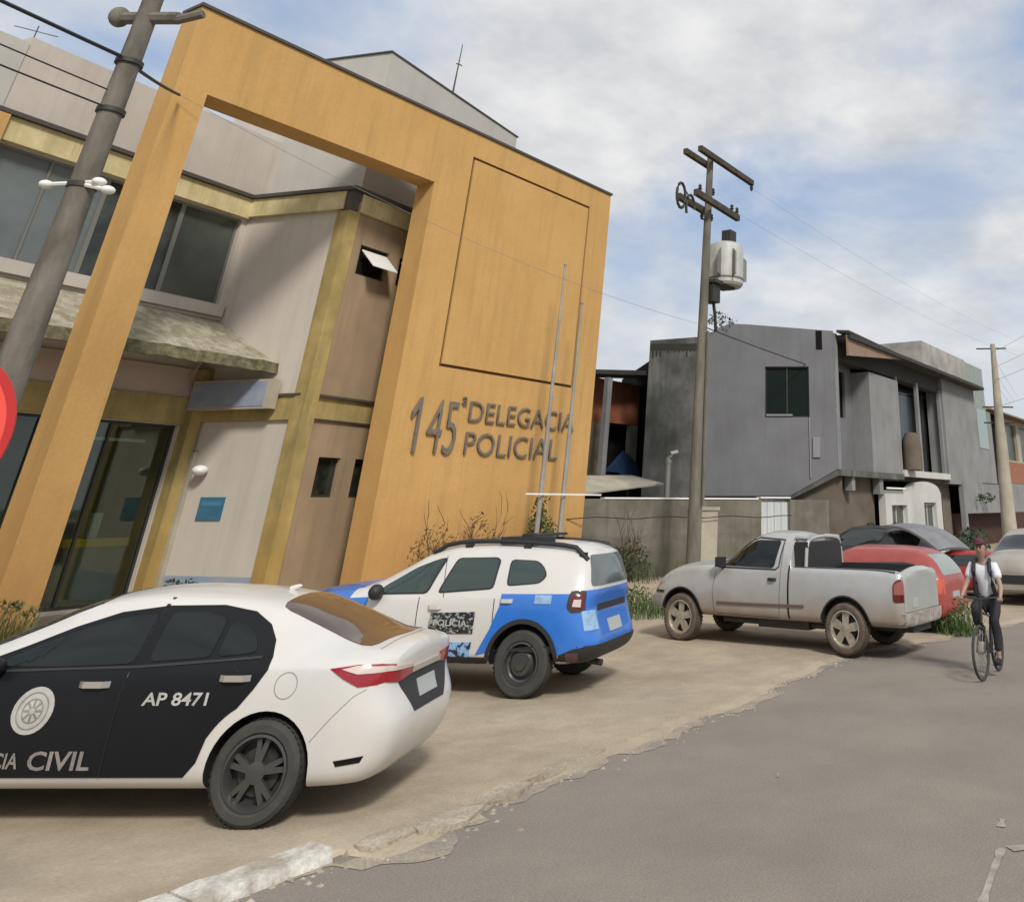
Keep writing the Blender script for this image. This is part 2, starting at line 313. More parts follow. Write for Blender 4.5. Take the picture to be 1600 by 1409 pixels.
class Wall:
    """vertical wall frame: A, B plan points; s along, z up, d outwards (towards the street)"""
    def __init__(s, A, B, flip=1):
        s.A = Vector((A[0], A[1], 0)); s.B = Vector((B[0], B[1], 0)); s.u = (s.B - s.A).normalized(); s.L = (s.B - s.A).length
        s.n = Vector((s.u.y, -s.u.x, 0)) * flip
    def p(s, a, z, d=0): return s.A + s.u * a + s.n * d + Vector((0, 0, z))
    def box(s, mb, s0, s1, z0, z1, d0, d1, mi=0):
        c = [s.p(a, z, d) for z in (z0, z1) for a, d in ((s0, d0), (s1, d0), (s1, d1), (s0, d1))]
        mb.raw(c, [(3, 2, 1, 0), (4, 5, 6, 7), (0, 1, 5, 4), (1, 2, 6, 5), (2, 3, 7, 6), (3, 0, 4, 7)], mi)
    def holes(s, mb, s0, s1, z0, z1, rects, t=0.2, d=0.0, mi=0):
        """wall slab with rectangular openings; rects = (s0, s1, z0, z1)"""
        xs = sorted(set([s0, s1] + [min(max(a, s0), s1) for r_ in rects for a in r_[:2]])); zs = sorted(set([z0, z1] + [min(max(a, z0), z1) for r_ in rects for a in r_[2:]]))
        def isin(a, z): return any(r_[0] < a < r_[1] and r_[2] < z < r_[3] for r_ in rects)
        solid = {}
        for i in range(len(xs) - 1):
            for j in range(len(zs) - 1): solid[i, j] = not isin((xs[i] + xs[i + 1]) / 2, (zs[j] + zs[j + 1]) / 2)
        for (i, j), ok in solid.items():
            if not ok: continue
            a0, a1, b0, b1 = xs[i], xs[i + 1], zs[j], zs[j + 1]
            mb.poly([s.p(a0, b0, d), s.p(a1, b0, d), s.p(a1, b1, d), s.p(a0, b1, d)], mi)
            mb.poly([s.p(a0, b0, d - t), s.p(a0, b1, d - t), s.p(a1, b1, d - t), s.p(a1, b0, d - t)], mi)
            if not solid.get((i - 1, j)): mb.poly([s.p(a0, b0, d), s.p(a0, b1, d), s.p(a0, b1, d - t), s.p(a0, b0, d - t)], mi)
            if not solid.get((i + 1, j)): mb.poly([s.p(a1, b0, d), s.p(a1, b0, d - t), s.p(a1, b1, d - t), s.p(a1, b1, d)], mi)
            if not solid.get((i, j - 1)): mb.poly([s.p(a0, b0, d), s.p(a0, b0, d - t), s.p(a1, b0, d - t), s.p(a1, b0, d)], mi)
            if not solid.get((i, j + 1)): mb.poly([s.p(a0, b1, d), s.p(a1, b1, d), s.p(a1, b1, d - t), s.p(a0, b1, d - t)], mi)
    def window(s, parent, s0, s1, z0, z1, gm, nv=1, nh=1, d=-0.14, name='window', fw=0.05, fm=None):
        fb = MB()
        s.box(fb, s0, s1, z0, z0 + fw, d - .03, d + .03); s.box(fb, s0, s1, z1 - fw, z1, d - .03, d + .03)
        for k in range(nv + 1):
            a = s0 + (s1 - s0 - fw) * k / nv; s.box(fb, a, a + fw, z0 + fw, z1 - fw, d - .028, d + .028)
        for k in range(1, nh):
            z = z0 + (z1 - z0) * k / nh; s.box(fb, s0 + fw, s1 - fw, z - fw / 2, z + fw / 2, d - .024, d + .024)
        f = fb.build(name, fm or M_frame, parent)
        gb = MB(); s.box(gb, s0 + fw * .5, s1 - fw * .5, z0 + fw * .5, z1 - fw * .5, d - .012, d - .002); gb.build('pane', gm, f)
        return f
def text_mesh(t, size=1.0, ext=0.0, bold=0.0):
    cu = bpy.data.curves.new('t', 'FONT'); cu.body = t; cu.size = size; cu.extrude = ext; cu.offset = bold; cu.resolution_u = 3
    o = bpy.data.objects.new('t', cu); COL.objects.link(o)
    dg = bpy.context.evaluated_depsgraph_get(); dg.update()
    me = bpy.data.meshes.new_from_object(o.evaluated_get(dg)); bpy.data.objects.remove(o)
    return me
def leaves(mb, c, rad, n, size, flat=0.0, jitter=0.35, mi=0):
    for _ in range(n):
        while True:
            p = Vector((random.uniform(-1, 1), random.uniform(-1, 1), random.uniform(-1, 1)))
            if p.length <= 1: break
        q = Vector((c[0] + p.x * rad[0], c[1] + p.y * rad[1], c[2] + p.z * rad[2]))
        if noise.noise(q * (1.6 / max(rad))) < -0.12: continue
        a = Vector((random.gauss(0, 1), random.gauss(0, 1), random.gauss(0, 1))).normalized()
        b = a.cross(Vector((random.gauss(0, 1), random.gauss(0, 1), random.gauss(0, 1)))).normalized()
        s_ = size * random.uniform(0.5, 1.4)
        mb.poly([q - a * s_, q + b * s_ * .45, q + a * s_, q - b * s_ * .45], mi)
def tuft(mb, c, r, n, h, lean=0.5, wd=0.012):
    for _ in range(n):
        a = random.uniform(0, 6.283); rr = r * math.sqrt(random.random()); b = Vector((c[0] + rr * math.cos(a), c[1] + rr * math.sin(a), c[2]))
        hh = h * random.uniform(.4, 1.1); an = random.uniform(0, 6.283); l = lean * hh * random.random()
        t = b + Vector((math.cos(an) * l, math.sin(an) * l, hh)); sd = Vector((-math.sin(an), math.cos(an), 0)) * wd
        m_ = (b + t) / 2 + Vector((0, 0, hh * .12))
        mb.poly([b - sd, b + sd, m_ + sd * .8, m_ - sd * .8]); mb.poly([m_ - sd * .8, m_ + sd * .8, t])

# ---------------------------------------------------------------- ground, road, pavement
g = MB(); g.poly([(-400, -400, -.06), (900, -400, -.06), (900, 900, -.06), (-400, 900, -.06)]); tag(g.build('ground', M_ground), kind='structure')
# road: one sheet; the edge towards the pavement is ragged
def edge_y(x):
    base = 5.72 if x < 7 else 5.72 + min(1, (x - 7) / 6) * .35
    if x > 13.5: base -= min(1.6, (x - 13.5) * .23)
    if 4.6 < x < 5.7: base -= .18
    return base + .16 * noise.noise(Vector((x * 1.1, 3.3, 0))) + .07 * noise.noise(Vector((x * 5.0, 1.3, 0)))
g = MB(); g.poly([(-60, -6, 0.0), (260, -6, 0.0), (260, 24, 0.0), (-60, 24, 0.0)]); tag(g.build('road', M_road), kind='structure')
pv = MB(); xs = [-40 + i * .5 for i in range(84)] + [2 + i * .08 for i in range(300)] + [26 + i * .7 for i in range(100)]
top = []; 
for x in xs:
    y = edge_y(x) + (.16 if x < 4.75 else 0)
    hh = .028
    top.append(((x, y - .05 - (.10 if x > 4.75 else 0), 0.002), (x, y, hh), (x, y + .5, hh + .004), (x, 30, .04)))
for a, b in zip(top, top[1:]):
    for k in range(3): pv.poly([a[k], b[k], b[k + 1], a[k + 1]])
tag(pv.build('pavement', M_pave, smooth=True, angle=25), kind='structure')
# white painted kerb stones (left) and broken kerb slabs
kb = MB()
for i in range(8):
    x0 = -3.25 + i * 1.0; x1 = x0 + .985
    if i == 7: x1 = 4.62
    if i == 7: x0 = 3.76
    n_ = 6
    for k in range(n_):
        a = x0 + (x1 - x0) * k / n_; b = x0 + (x1 - x0) * (k + 1) / n_
        ja = .02 * noise.noise(Vector((a * 6, 9, 0))); jb = .02 * noise.noise(Vector((b * 6, 9, 0)))
        za = .065 + ja; zb_ = .065 + jb; ya = 5.62 + ja; yb = 5.62 + jb
        kb.raw([(a, ya, 0), (b, yb, 0), (b, yb + .03, zb_), (a, ya + .03, za), (a, 5.86, za + .005), (b, 5.86, zb_ + .005), (a, 5.86, 0), (b, 5.86, 0)],
               [(0, 1, 2, 3), (3, 2, 5, 4), (4, 5, 7, 6), (0, 3, 4, 6), (1, 7, 5, 2)])
kb_o = kb.build('kerb', M_kerb); tag(kb_o, kind='structure')
def slab(x, y, r1, r2, h, ang, seed):
    random.seed(seed); pts = []
    for k in range(11):
        a = 2 * math.pi * k / 11; q = random.uniform(.8, 1.12)
        px, py = math.cos(a) * r1 * q, math.sin(a) * r2 * q
        pts.append((x + px * math.cos(ang) - py * math.sin(ang), y + px * math.sin(ang) + py * math.cos(ang)))
    b = MB(); b.prism(pts, 0.0, [h * .75 + random.uniform(-.012, .012) for _ in pts]); return b
M_slabs = []
for i, (x, y, a, b_, h, an, lb) in enumerate([
    (4.98, 5.60, .26, .12, .055, .05, 'small broken kerb slab just right of the white painted kerb'),
    (5.50, 5.58, .34, .17, .05, .12, 'large broken concrete slab lying along the road edge'),
    (6.12, 5.66, .30, .13, .045, .18, 'broken slab right of the largest one at the road edge'),
    (6.68, 5.74, .27, .10, .04, .12, 'flat chipped slab below the blue and white vehicle at the road edge'),
    (7.30, 5.80, .33, .08, .034, .10, 'long thin sunken kerb slab, farthest of the broken slabs')]):
    o = slab(x, y, a, b_, h, an, i + 3).build('kerb_slab', M_slab); tag(o, lb, 'concrete slab', 'broken slabs along the kerb')
random.seed(11)
gb = MB()
for k in range(1500):
    x = random.uniform(3, 15); y = edge_y(x) + (random.gauss(-.08, .14) if k % 2 else random.uniform(-.1, 3)); s_ = random.uniform(.004, .018) * (1 if k % 2 else .7)
    gb.raw([(x - s_, y - s_, .0), (x + s_, y - s_, .0), (x + s_, y + s_, .0), (x - s_, y + s_, .0), (x, y, s_ * .9 + (.03 if y > edge_y(x) else 0))], [(0, 1, 4), (1, 2, 4), (2, 3, 4), (3, 0, 4)])
tag(gb.build('gravel', M_slab), kind='stuff', label='loose grit and stones along the ragged road edge')
M_spill = mat('sandy grit on asphalt', (0.37, 0.31, 0.24), 0.95, spec=.2, scale=2.5, col2=(0.27, 0.24, 0.205), speck=(45, .25), lo=.4, hi=.6)
sp_ = MB(); prev = None
for k in range(420):
    x = 4.3 + k * .04; n_ = noise.noise(Vector((x * 1.7, 7, 0))) + .5 * noise.noise(Vector((x * 6, 2, 0))); w_ = max(.02, .16 + .22 * n_)
    y1 = edge_y(x); cur = ((x, y1 - .1 - w_, .0035), (x, y1 - .02, .0035))
    if prev: sp_.poly([prev[0], cur[0], cur[1], prev[1]])
    prev = cur
tag(sp_.build('sand', M_spill), kind='structure')
# worn paint at the lower right of the road
mk = MB()
def strip(pts, wd, mb, z=.004):
    for (a, b) in zip(pts, pts[1:]):
        A = Vector((*a, z)); B = Vector((*b, z)); n_ = int((B - A).length / .06) + 1; t = (B - A).normalized(); s_ = Vector((-t.y, t.x, 0))
        for k in range(n_):
            p = A.lerp(B, k / n_); q = A.lerp(B, (k + 1) / n_)
            w0 = wd * (.6 + .5 * noise.noise(p * 7)); w1 = wd * (.6 + .5 * noise.noise(q * 7))
            if noise.noise(p * 4.1) < -.33: continue
            mb.poly([p - s_ * w0, q - s_ * w1, q + s_ * w1, p + s_ * w0])
strip([(5.9, 1.90), (6.35, 1.965), (6.85, 2.03)], .04, mk); strip([(6.82, 2.02), (6.95, 1.90), (7.1, 1.72)], .075, mk, .006)
strip([(7.25, 2.14), (7.42, 2.17)], .05, mk, .005)
tag(mk.build('road_marking', M_mark), kind='structure')
mk = MB(); strip([(7.55, 4.05), (7.66, 4.1)], .03, mk); tag(mk.build('paint_spot', M_mark), kind='structure')

# ---------------------------------------------------------------- yellow portico
po = thing('portico', 'tall ochre yellow portal frame with blank panel and police station lettering', 'portico', (7.43, 17.73, 0))
def lc(o, root): o.parent = root; o.matrix_parent_inverse = Matrix.Translation(root.location).inverted(); return o
X0, X1, XO0, XO1, Y0, Y1, ZT, ZO = 7.43, 21.17, 8.05, 14.0, 17.73, 18.4, 11.5, 9.68
m = MB()
pg = [(X0, 0), (XO0, 0), (XO0, ZO), (XO1, ZO), (XO1, 0), (X1, 0), (X1, ZT), (X0, ZT)]
# front skin is built round the blank panel
W_ = Wall((X0, Y0), (X1, Y0))
px0, px1, pz0, pz1 = 15.13 - X0, 20.17 - X0, 5.14, 10.8
W_.holes(m, 0, X1 - X0, 0, ZT, [(XO0 - X0, XO1 - X0, -1, ZO), (px0, px1, pz0, pz1)], t=.08)
W2 = Wall((X0, Y0 + .081), (X1, Y0 + .081))
W2.holes(m, 0, X1 - X0, 0, ZT, [(XO0 - X0, XO1 - X0, -1, ZO)], t=Y1 - Y0 - .081)
lc(m.build('frame', M_yellow), po)
m = MB(); W_.box(m, px0 + .075, px1 - .075, pz0 + .075, pz1 - .075, -.079, .004); lc(m.build('panel', M_yellow), po)
m = MB()
for a in ((px0 + .001, px0 + .074, pz0 + .001, pz1 - .001), (px1 - .074, px1 - .001, pz0 + .001, pz1 - .001), (px0 + .0745, px1 - .0745, pz0 + .001, pz0 + .074), (px0 + .0745, px1 - .0745, pz1 - .074, pz1 - .001)):
    W_.box(m, a[0], a[1], a[2], a[3], -.0795, -.05)
lc(m.build('groove', M_groove), po)
m = MB(); m.box(X0 - .04, X1 + .04, Y0 - .05, Y1 + .04, ZT + .002, ZT + .07); lc(m.build('coping', M_coping), po)
def word(t, x0, x1, z0, z1, slant=0.0):
    full = text_mesh(t, 1.0); xa = min(v.co.x for v in full.vertices); xb = max(v.co.x for v in full.vertices)
    base = text_mesh('I'); h = max(v.co.y for v in base.vertices); ix = max(v.co.x for v in base.vertices)
    k = (x1 - x0) / (xb - xa); kz = (z1 - z0) / h
    for i, ch in enumerate(t):
        if ch == ' ': continue
        off = 0 if i == 0 else max(v.co.x for v in text_mesh(t[:i] + 'I').vertices) - ix
        me = text_mesh(ch, 1.0, ext=.02, bold=-.009)
        if ch == '1':
            g1 = [(.0, .50), (.0, .42), (.17, .55), (.17, 0), (.25, 0), (.25, .70), (.20, .70)]; hk = h / .70; n1_ = len(g1); me = bpy.data.meshes.new('letter')
            me.from_pydata([(p[0], p[1] * hk, -.03) for p in g1] + [(p[0], p[1] * hk, .03) for p in g1], [], [tuple(range(n1_))[::-1], tuple(range(n1_, 2 * n1_))] + [(q, (q + 1) % n1_, n1_ + (q + 1) % n1_, n1_ + q) for q in range(n1_)])
        for v in me.vertices:
            x, y, z = v.co; v.co = (x0 - X0 + (x + off - xa) * k + y * kz * slant, -.045 + z, z0 + y * kz)
        me.materials.clear(); me.materials.append(M_letter)
        o = link('letter', me); o.parent = po
word('145', 14.74, 15.98, 3.12, 4.36)
word('ª', 16.03, 16.2, 3.98, 4.5)
word('DELEGACIA', 16.3, 20.35, 3.93, 4.42)
word('POLICIAL', 16.3, 19.75, 3.15, 3.68)

# ---------------------------------------------------------------- police station building
A0, P1, P2, P3 = (-2, 20.2), (11.86, 21.99), (12.65, 19.0), (21, 20.05)
bd = thing('police_station', 'two storey station with grey walls, mossy yellow bands and white parapet behind the portal', 'building', (11.86, 21.99, 0))
def B(mb, name, m_, **k): return lc(mb.build(name, m_, **k), bd)
WA, WB_, WC = Wall(A0, P1), Wall(P1, P2, 1), Wall(P2, P3)
# lower and upper walls
m = MB()
WA.holes(m, 0, WA.L, 0, 6.2, [(0.5, 7.5, .1, 3.66), (8.2, 13.72, .1, 3.66)], t=.25)
WA.holes(m, 0, WA.L, 6.2, 9.2, [(0.8, 7.8, 6.45, 8.66), (8.2, 13.83, 6.45, 8.66)], t=.25)
B(m, 'wall', M_wall)
m = MB(); WB_.holes(m, -.25, WB_.L, 0, 3.75, [], t=.2, d=-.06); WB_.holes(m, 0, WB_.L, 4.3, 9.2, [], t=.2); B(m, 'wall', M_wall)
m = MB(); WC.holes(m, 0.2, WC.L, 4.3, 9.2, [(.57, 1.53, 7.22, 7.97), (1.92, 2.85, 7.22, 7.97)], t=.25)
WC.holes(m, 0.2, WC.L, 0, 3.8, [(.74, 1.38, 2.16, 3.0), (1.82, 2.46, 2.16, 3.0)], t=.25, d=-.06)
B(m, 'wall', M_wallb)
# far end and back walls close the volume
m = MB(); m.prism([(21, 20.05), (21, 30), (-2, 30), (-2, 20.6), (11.6, 22.5), (13.0, 22.5), (13.2, 19.6)], 3.9, 9.15); B(m, 'interior', M_dark)
m = MB(); WA.box(m, 0, 22, 0, 3.89, -5.2, -5.0); WA.box(m, 14.2, 14.4, 0, 3.89, -4.99, -.3); B(m, 'hall_wall', mat('dim green hall wall', (.34, .36, .25), .9, var=.3, scale=.6))
m = MB(); WA.box(m, 0, 14.19, .0, .06, -4.99, -.26); B(m, 'hall_floor', mat('hall floor', (.25, .23, .20), .4, var=.2))
m = MB(); WA.box(m, 12.35, 13.6, .07, 1.2, -1.0, -.45); B(m, 'counter', mat('grey counter', (.25, .25, .24), .6))
m = MB(); WA.box(m, 12.27, 13.65, 1.201, 1.36, -1.1, -.40); B(m, 'counter_top', mat('yellow stripe', (.62, .48, .03), .5))
m = MB(); WA.box(m, 12.9, 13.1, 1.365, 1.85, -.8, -.7); B(m, 'counter_screen', mat('pale plastic', (.55, .58, .56), .5))
m = MB(); WA.box(m, 12.3, 13.6, 3.3, 3.36, -.9, -.8); B(m, 'hall_light', mat('lamp tube', (.75, .85, .8), .4))
# bands
m = MB(); WA.box(m, 7.0, 13.75, 3.68, 4.25, 0.002, .12); B(m, 'lintel', M_olive)
m = MB(); WA.box(m, 0, 13.9, 4.252, 4.9, 0.002, .06); B(m, 'fascia', M_pink)
m = MB(); WB_.box(m, .0, WB_.L, 3.752, 4.298, -.1, .012); WC.box(m, .2, WC.L, 3.802, 4.298, -.12, -.02); B(m, 'band', M_olive)
m = MB(); WB_.box(m, 0, WB_.L, 4.27, 4.32, .004, .06); WC.box(m, .2, WC.L, 4.27, 4.32, .004, .06); WC.box(m, .2, WC.L, 3.77, 3.80, -.05, .0); B(m, 'shadow_line', M_coping)  # dark strips put in for the shadow line below the projecting upper wall
for Wq, a, b in ((WA, 0, WA.L - .03), (WB_, .06, WB_.L - .12), (WC, .22, WC.L)):
    m = MB(); Wq.box(m, a, b, 8.72 if Wq is not WA else 8.68, 9.19, .003, .13 if Wq is not WC else .10); B(m, 'eave_band', M_band)
m = MB(); WA.box(m, 0, WA.L - .1, 9.2, 9.29, -.3, .22); WB_.box(m, -.15, WB_.L + .18, 9.203, 9.293, -.3, .2); WC.box(m, -.17, WC.L, 9.206, 9.296, -.3, .2); B(m, 'flashing', M_coping)
# white parapet and tower
m = MB(); WA.box(m, 8.09, 15.6, 9.3, 11.02, -3.0, -.05); B(m, 'parapet', M_white)
m = MB(); WA.box(m, 0, 8.085, 9.3, 10.86, -3.0, -.02); B(m, 'parapet', M_tower)
m = MB(); m.prism([(13.03, 19.3), (19.27, 20.56), (18.2, 25.2), (11.75, 23.9)], 9.3, 13.53); B(m, 'roof_tower', M_tower)
m = MB(); m.prism([(12.99, 19.26), (19.33, 20.54), (18.2, 25.25), (11.7, 23.95)], 13.532, 13.575); B(m, 'roof_edge', M_coping)
m = MB(); WC.box(m, 6.4, WC.L, 9.3, 10.4, -3.0, -.1); B(m, 'parapet', M_white)
# columns
m = MB(); WA.box(m, 7.72, 8.18, .0, 9.18, .004, .22); B(m, 'column', M_yellow)
m = MB(); WA.box(m, 13.74, 14.02, 0, 4.9, .004, .30); B(m, 'column', M_olive)
m = MB(); WA.box(m, 13.985, 14.12, 0, 3.1, .302, .40); B(m, 'downpipe', M_cream)
c_ = Vector((12.65, 19.0))
m = MB(); m.prism([(c_.x - .12, c_.y + .32), (c_.x - .07, c_.y - .07), (c_.x + .26, c_.y - .05), (c_.x + .3, c_.y + .25)], 0, 8.98); B(m, 'column', M_olive)
m = MB(); m.prism([(c_.x - .14, c_.y + .2), (c_.x - .1, c_.y - .1), (c_.x + .16, c_.y - .09), (c_.x + .2, c_.y + .2)], 8.70, 9.25); B(m, 'column_head', M_coping)  # dark block around the top of the corner column
# windows and entrance glazing
WA.window(bd, 8.2, 10.55, 6.45, 8.66, M_glassb, 2)
WA.window(bd, 10.55, 12.35, 6.45, 8.66, M_glass, 1)
WA.window(bd, 12.35, 13.83, 6.45, 8.66, M_glassg, 1, fw=.06)
WA.window(bd, 0.8, 7.8, 6.45, 8.66, M_glassg, 5)
WA.window(bd, 8.2, 10.9, .1, 3.66, M_clear, 2, name='entrance_glazing', fm=M_iron)
WA.window(bd, 10.9, 13.72, .1, 3.66, M_clear, 2, name='entrance_glazing', fm=M_iron)
WA.window(bd, 0.5, 7.5, .1, 3.66, M_clear, 5, name='entrance_glazing', fm=M_iron)
WC.window(bd, .74, 1.38, 2.16, 3.0, M_glass, 1, d=-.2, fm=M_iron); WC.window(bd, 1.82, 2.46, 2.16, 3.0, M_glass, 1, d=-.2, fm=M_iron)
# upper small windows with open awning sashes
for a in (.57, 1.92):
    f = WC.window(bd, a, a + .93, 7.22, 7.97, M_dark, 1, d=-.12, fm=M_iron)
    m = MB(); A_ = [WC.p(a + .06, 7.86, 0), WC.p(a + .88, 7.86, 0), WC.p(a + .88, 7.42, .48), WC.p(a + .06, 7.42, .48)]
    m.ext(A_, (0, 0, -.03)); m.build('open_sash', M_lampw, f)
for o in bd.children:
    if o.matrix_parent_inverse == Matrix(): o.matrix_parent_inverse = Matrix.Translation(bd.location).inverted()
m = MB(); WA.box(m, 8.1, 13.93, 6.17, 6.44, .003, .12); B(m, 'window_sill', M_white)
# sloping entrance canopy
m = MB()
cps = [WA.p(2, 6.1, .004), WA.p(14.0, 6.1, .004), WA.p(14.45, 4.98, 2.02), WA.p(2, 4.98, 2.02)]
m.poly(cps); m.poly([WA.p(2, 5.9, .004), WA.p(2, 4.80, 2.0), WA.p(14.45, 4.80, 2.0), WA.p(14.0, 5.9, .004)])
m.poly([WA.p(2, 6.1, .004), WA.p(2, 4.98, 2.02), WA.p(2, 4.8, 2.0), WA.p(2, 5.9, .004)]); m.poly([WA.p(14.0, 6.1, .004), WA.p(14.0, 5.9, .004), WA.p(14.45, 4.8, 2.0), WA.p(14.45, 4.98, 2.02)])
cn = B(m, 'canopy', M_canopy)
m = MB()
for k in range(60):
    a = 2 + 12.45 * k / 60; b = 2 + 12.45 * (k + 1) / 60; h0 = .03 * noise.noise(Vector((a * 3, 0, 0))); h1 = .03 * noise.noise(Vector((b * 3, 0, 0)))
    m.raw([WA.p(a, 4.78 + h0, 2.02), WA.p(b, 4.78 + h1, 2.02), WA.p(b, 5.02 + h1, 2.02), WA.p(a, 5.02 + h0, 2.02), WA.p(a, 4.78 + h0, 2.10), WA.p(b, 4.78 + h1, 2.10), WA.p(b, 5.02 + h1, 2.06), WA.p(a, 5.02 + h0, 2.06)],
          [(4, 5, 6, 7), (7, 6, 2, 3), (0, 1, 5, 4)])
B(m, 'canopy_edge', M_moss)
m = MB(); WB_.box(m, -.1, WB_.L - .15, .05, .62, -.058, -.045); B(m, 'skirting', mat('faded blue paint', (.22, .30, .42), .9, scale=2, col2=(.34, .35, .38)))
# things on the side wall
sg = thing('sign_box', 'faded blue grey light box sign under the mossy canopy', 'sign', WB_.p(.2, 4.0))
m = MB(); WB_.box(m, .1, 2.35, 3.98, 4.62, .07, .30); lc(m.build('box', M_signb), sg)
m = MB(); WB_.box(m, .14, 2.2, 4.03, 4.57, .302, .312); lc(m.build('face', M_signf), sg)
br = MB(); br.tube([WB_.p(.1, 4.3, .25), WB_.p(.0, 4.7, .4), WB_.p(.25, 4.9, .45), WB_.p(.3, 5.05, .45)], .018); lc(br.build('bracket', M_cream), sg)
wl = thing('wall_lamp', 'white round lamp on the grey wall above the blue plate', 'lamp', WB_.p(.73, 2.71))
m = MB(); c = WB_.p(.73, 2.71, .09); m.ball(c, .13, 10, (1.25, 1.25, .85)); lc(m.build('globe', M_lampw, smooth=True), wl)
m = MB(); c = WB_.p(.73, 2.71, -.06); m.tube([c, WB_.p(.73, 2.71, .0)], .07, 12); lc(m.build('base', M_lampw), wl)
bp_ = thing('wall_plate', 'small blue square plate on the grey wall', 'plate', WB_.p(1.2, 1.95))
m = MB(); WB_.box(m, .84, 1.5, 1.70, 2.16, -.056, -.03); lc(m.build('plate', M_blue), bp_)
m = MB(); WB_.box(m, .9, 1.44, 1.98, 2.08, -.029, -.026); lc(m.build('printed_band', mat('paler blue', (.07, .22, .33), .5)), bp_)
# antenna on the tower
an = thing('antenna', 'thin grey antenna mast on the roof tower', 'antenna', (15.96, 19.74 + .4, 13.5))
m = MB(); m.tube([(15.96, 20.14, 13.57), (16.0, 20.14, 15.5)], [.03, .012], 6); lc(m.build('mast', M_iron), an)
m = MB(); m.tube([(15.9, 20.14, 14.75), (16.12, 20.14, 14.78)], .02, 5); lc(m.build('crossbar', M_iron), an)
an2 = thing('lattice_antenna', 'small antenna wires on the far left of the roof', 'antenna', (6.1, 21.8, 10.95))
m = MB(); m.tube([(6.3, 22.2, 10.95), (6.3, 22.2, 11.7)], .012, 5); m.tube([(5.9, 22.2, 11.5), (6.7, 22.2, 11.62)], .01, 5); m.tube([(6.1, 22.2, 11.2), (6.5, 22.2, 11.3)], .01, 5); lc(m.build('mast', M_iron), an2)

# ---------------------------------------------------------------- utility pole (near, left)
def gpt(x, y): return (x, y)
PB = (5.04, 13.66)
PNX, PNY = PB
up = thing('utility_pole', 'thick grey concrete pole in front of the left leg of the yellow portal', 'utility pole', (PNX, PNY, 0), group='utility poles')
m = MB(); m.tube([(0, 0, -.1), (0, 0, 3), (0, 0, 6), (0, 0, 10.5)], [.215, .20, .16, .115], 20); m.build('post', M_conc, up, smooth=True)
hx = Vector((math.sin(TH), -math.cos(TH), 0)); fwv = Vector((math.cos(TH), math.sin(TH), 0))
for z in (5.95, 7.1, 7.9):
    m = MB(); m.tube([(0, 0, z), (0, 0, z + .07)], .18, 18); m.build('clamp', M_iron, up, smooth=True)
m = MB(); m.tube([-hx * .45 + Vector((0, 0, 8.72)), hx * .5 + Vector((0, 0, 8.72))], .1, 8); m.tube([hx * .45 + Vector((0, 0, 8.68)), hx * .85 + Vector((0, 0, 8.80))], .07, 8); m.build('crossbar', M_conc, up)
m = MB(); m.ball(-hx * .42 + Vector((0, 0, 8.74)), .14, 8, (1, 1, 1.2)); m.build('insulator', M_poleg, up, smooth=True)
for s_ in ((-.42, 5.98), (.30, 6.02), (.46, 5.90)):
    m = MB(); c = hx * s_[0] + Vector((0, 0, s_[1])) - fwv * .1; m.ball(c, .07, 8, (1.3, 1.0, .85)); m.tube([c, Vector((0, 0, 6.0)) - fwv * .1], .03, 6); m.build('insulator', M_lampw, up, smooth=True)
POLE1 = Vector((PNX, PNY, 0))

# ---------------------------------------------------------------- red disc at the left edge, an unidentified mark given a post
rc = fwv * 4 - hx * 3.86 + Vector((0, 0, 2.28))
rs = thing('red_disc', 'round red disc with darker rim cut by the left picture edge', 'sign', (rc.x, rc.y, 0))
m = MB(); T_ = Matrix.Translation((0, 0, rc.z)) @ Matrix.Rotation(TH + R(200), 4, 'Z')
def disc(mb, r0, r1, x0, x1, n=48):
    vs = []; 
    for r_, h in ((r0, x0), (r1, x0), (r1, x1), (r0, x1)):
        for k in range(n):
            a = 2 * math.pi * k / n; vs.append(T_ @ Vector((h, r_ * math.cos(a), r_ * math.sin(a))))
    fs = []
    for i in range(4):
        for k in range(n): fs.append((i * n + k, i * n + (k + 1) % n, ((i + 1) % 4) * n + (k + 1) % n, ((i + 1) % 4) * n + k))
    mb.raw(vs, fs)
disc(m, .001, .372, -.004, .004); m.build('face', M_red, rs)
m = MB(); disc(m, .366, .40, -.006, .008); m.build('rim', M_redrim, rs)
m = MB(); q = -hx * 0.0 + fwv * .05; m.tube([q, q + Vector((0, 0, rc.z + .3))], .03, 12); m.build('post', M_pole_w, rs)

# ---------------------------------------------------------------- flagpoles and a stray white line
for i, (x, zt, lb) in enumerate(((18.29, 8.3, 'left one of two thin grey flagpoles before the yellow slab'), (19.17, 7.35, 'right one of two thin grey flagpoles before the yellow slab'))):
    f = thing('flagpole', lb, 'flagpole', (x, 16.8, 0), group='flagpoles in front of the yellow slab')
    m = MB(); m.tube([(0, 0, 0), (0, 0, 3), (0.0, 0, zt)], [.07, .06, .028], 10); m.build('pole', M_pole_w, f, smooth=True)
    m = MB(); m.ball((0, 0, zt + .03), .045, 8); m.build('finial', M_pole_w, f, smooth=True)
    m = MB(); m.tube([(0, 0, 0), (0, 0, .25)], .1, 10); m.build('collar', M_iron, f)
rl = MB(); rl.box(17.62, 20.6, 16.66, 16.69, 2.24, 2.275); tag(rl.build('rail', M_cap), 'thin stray white horizontal line crossing in front of the two flagpoles', 'rail')  # thin box drawn for a stray white line, not a known rail

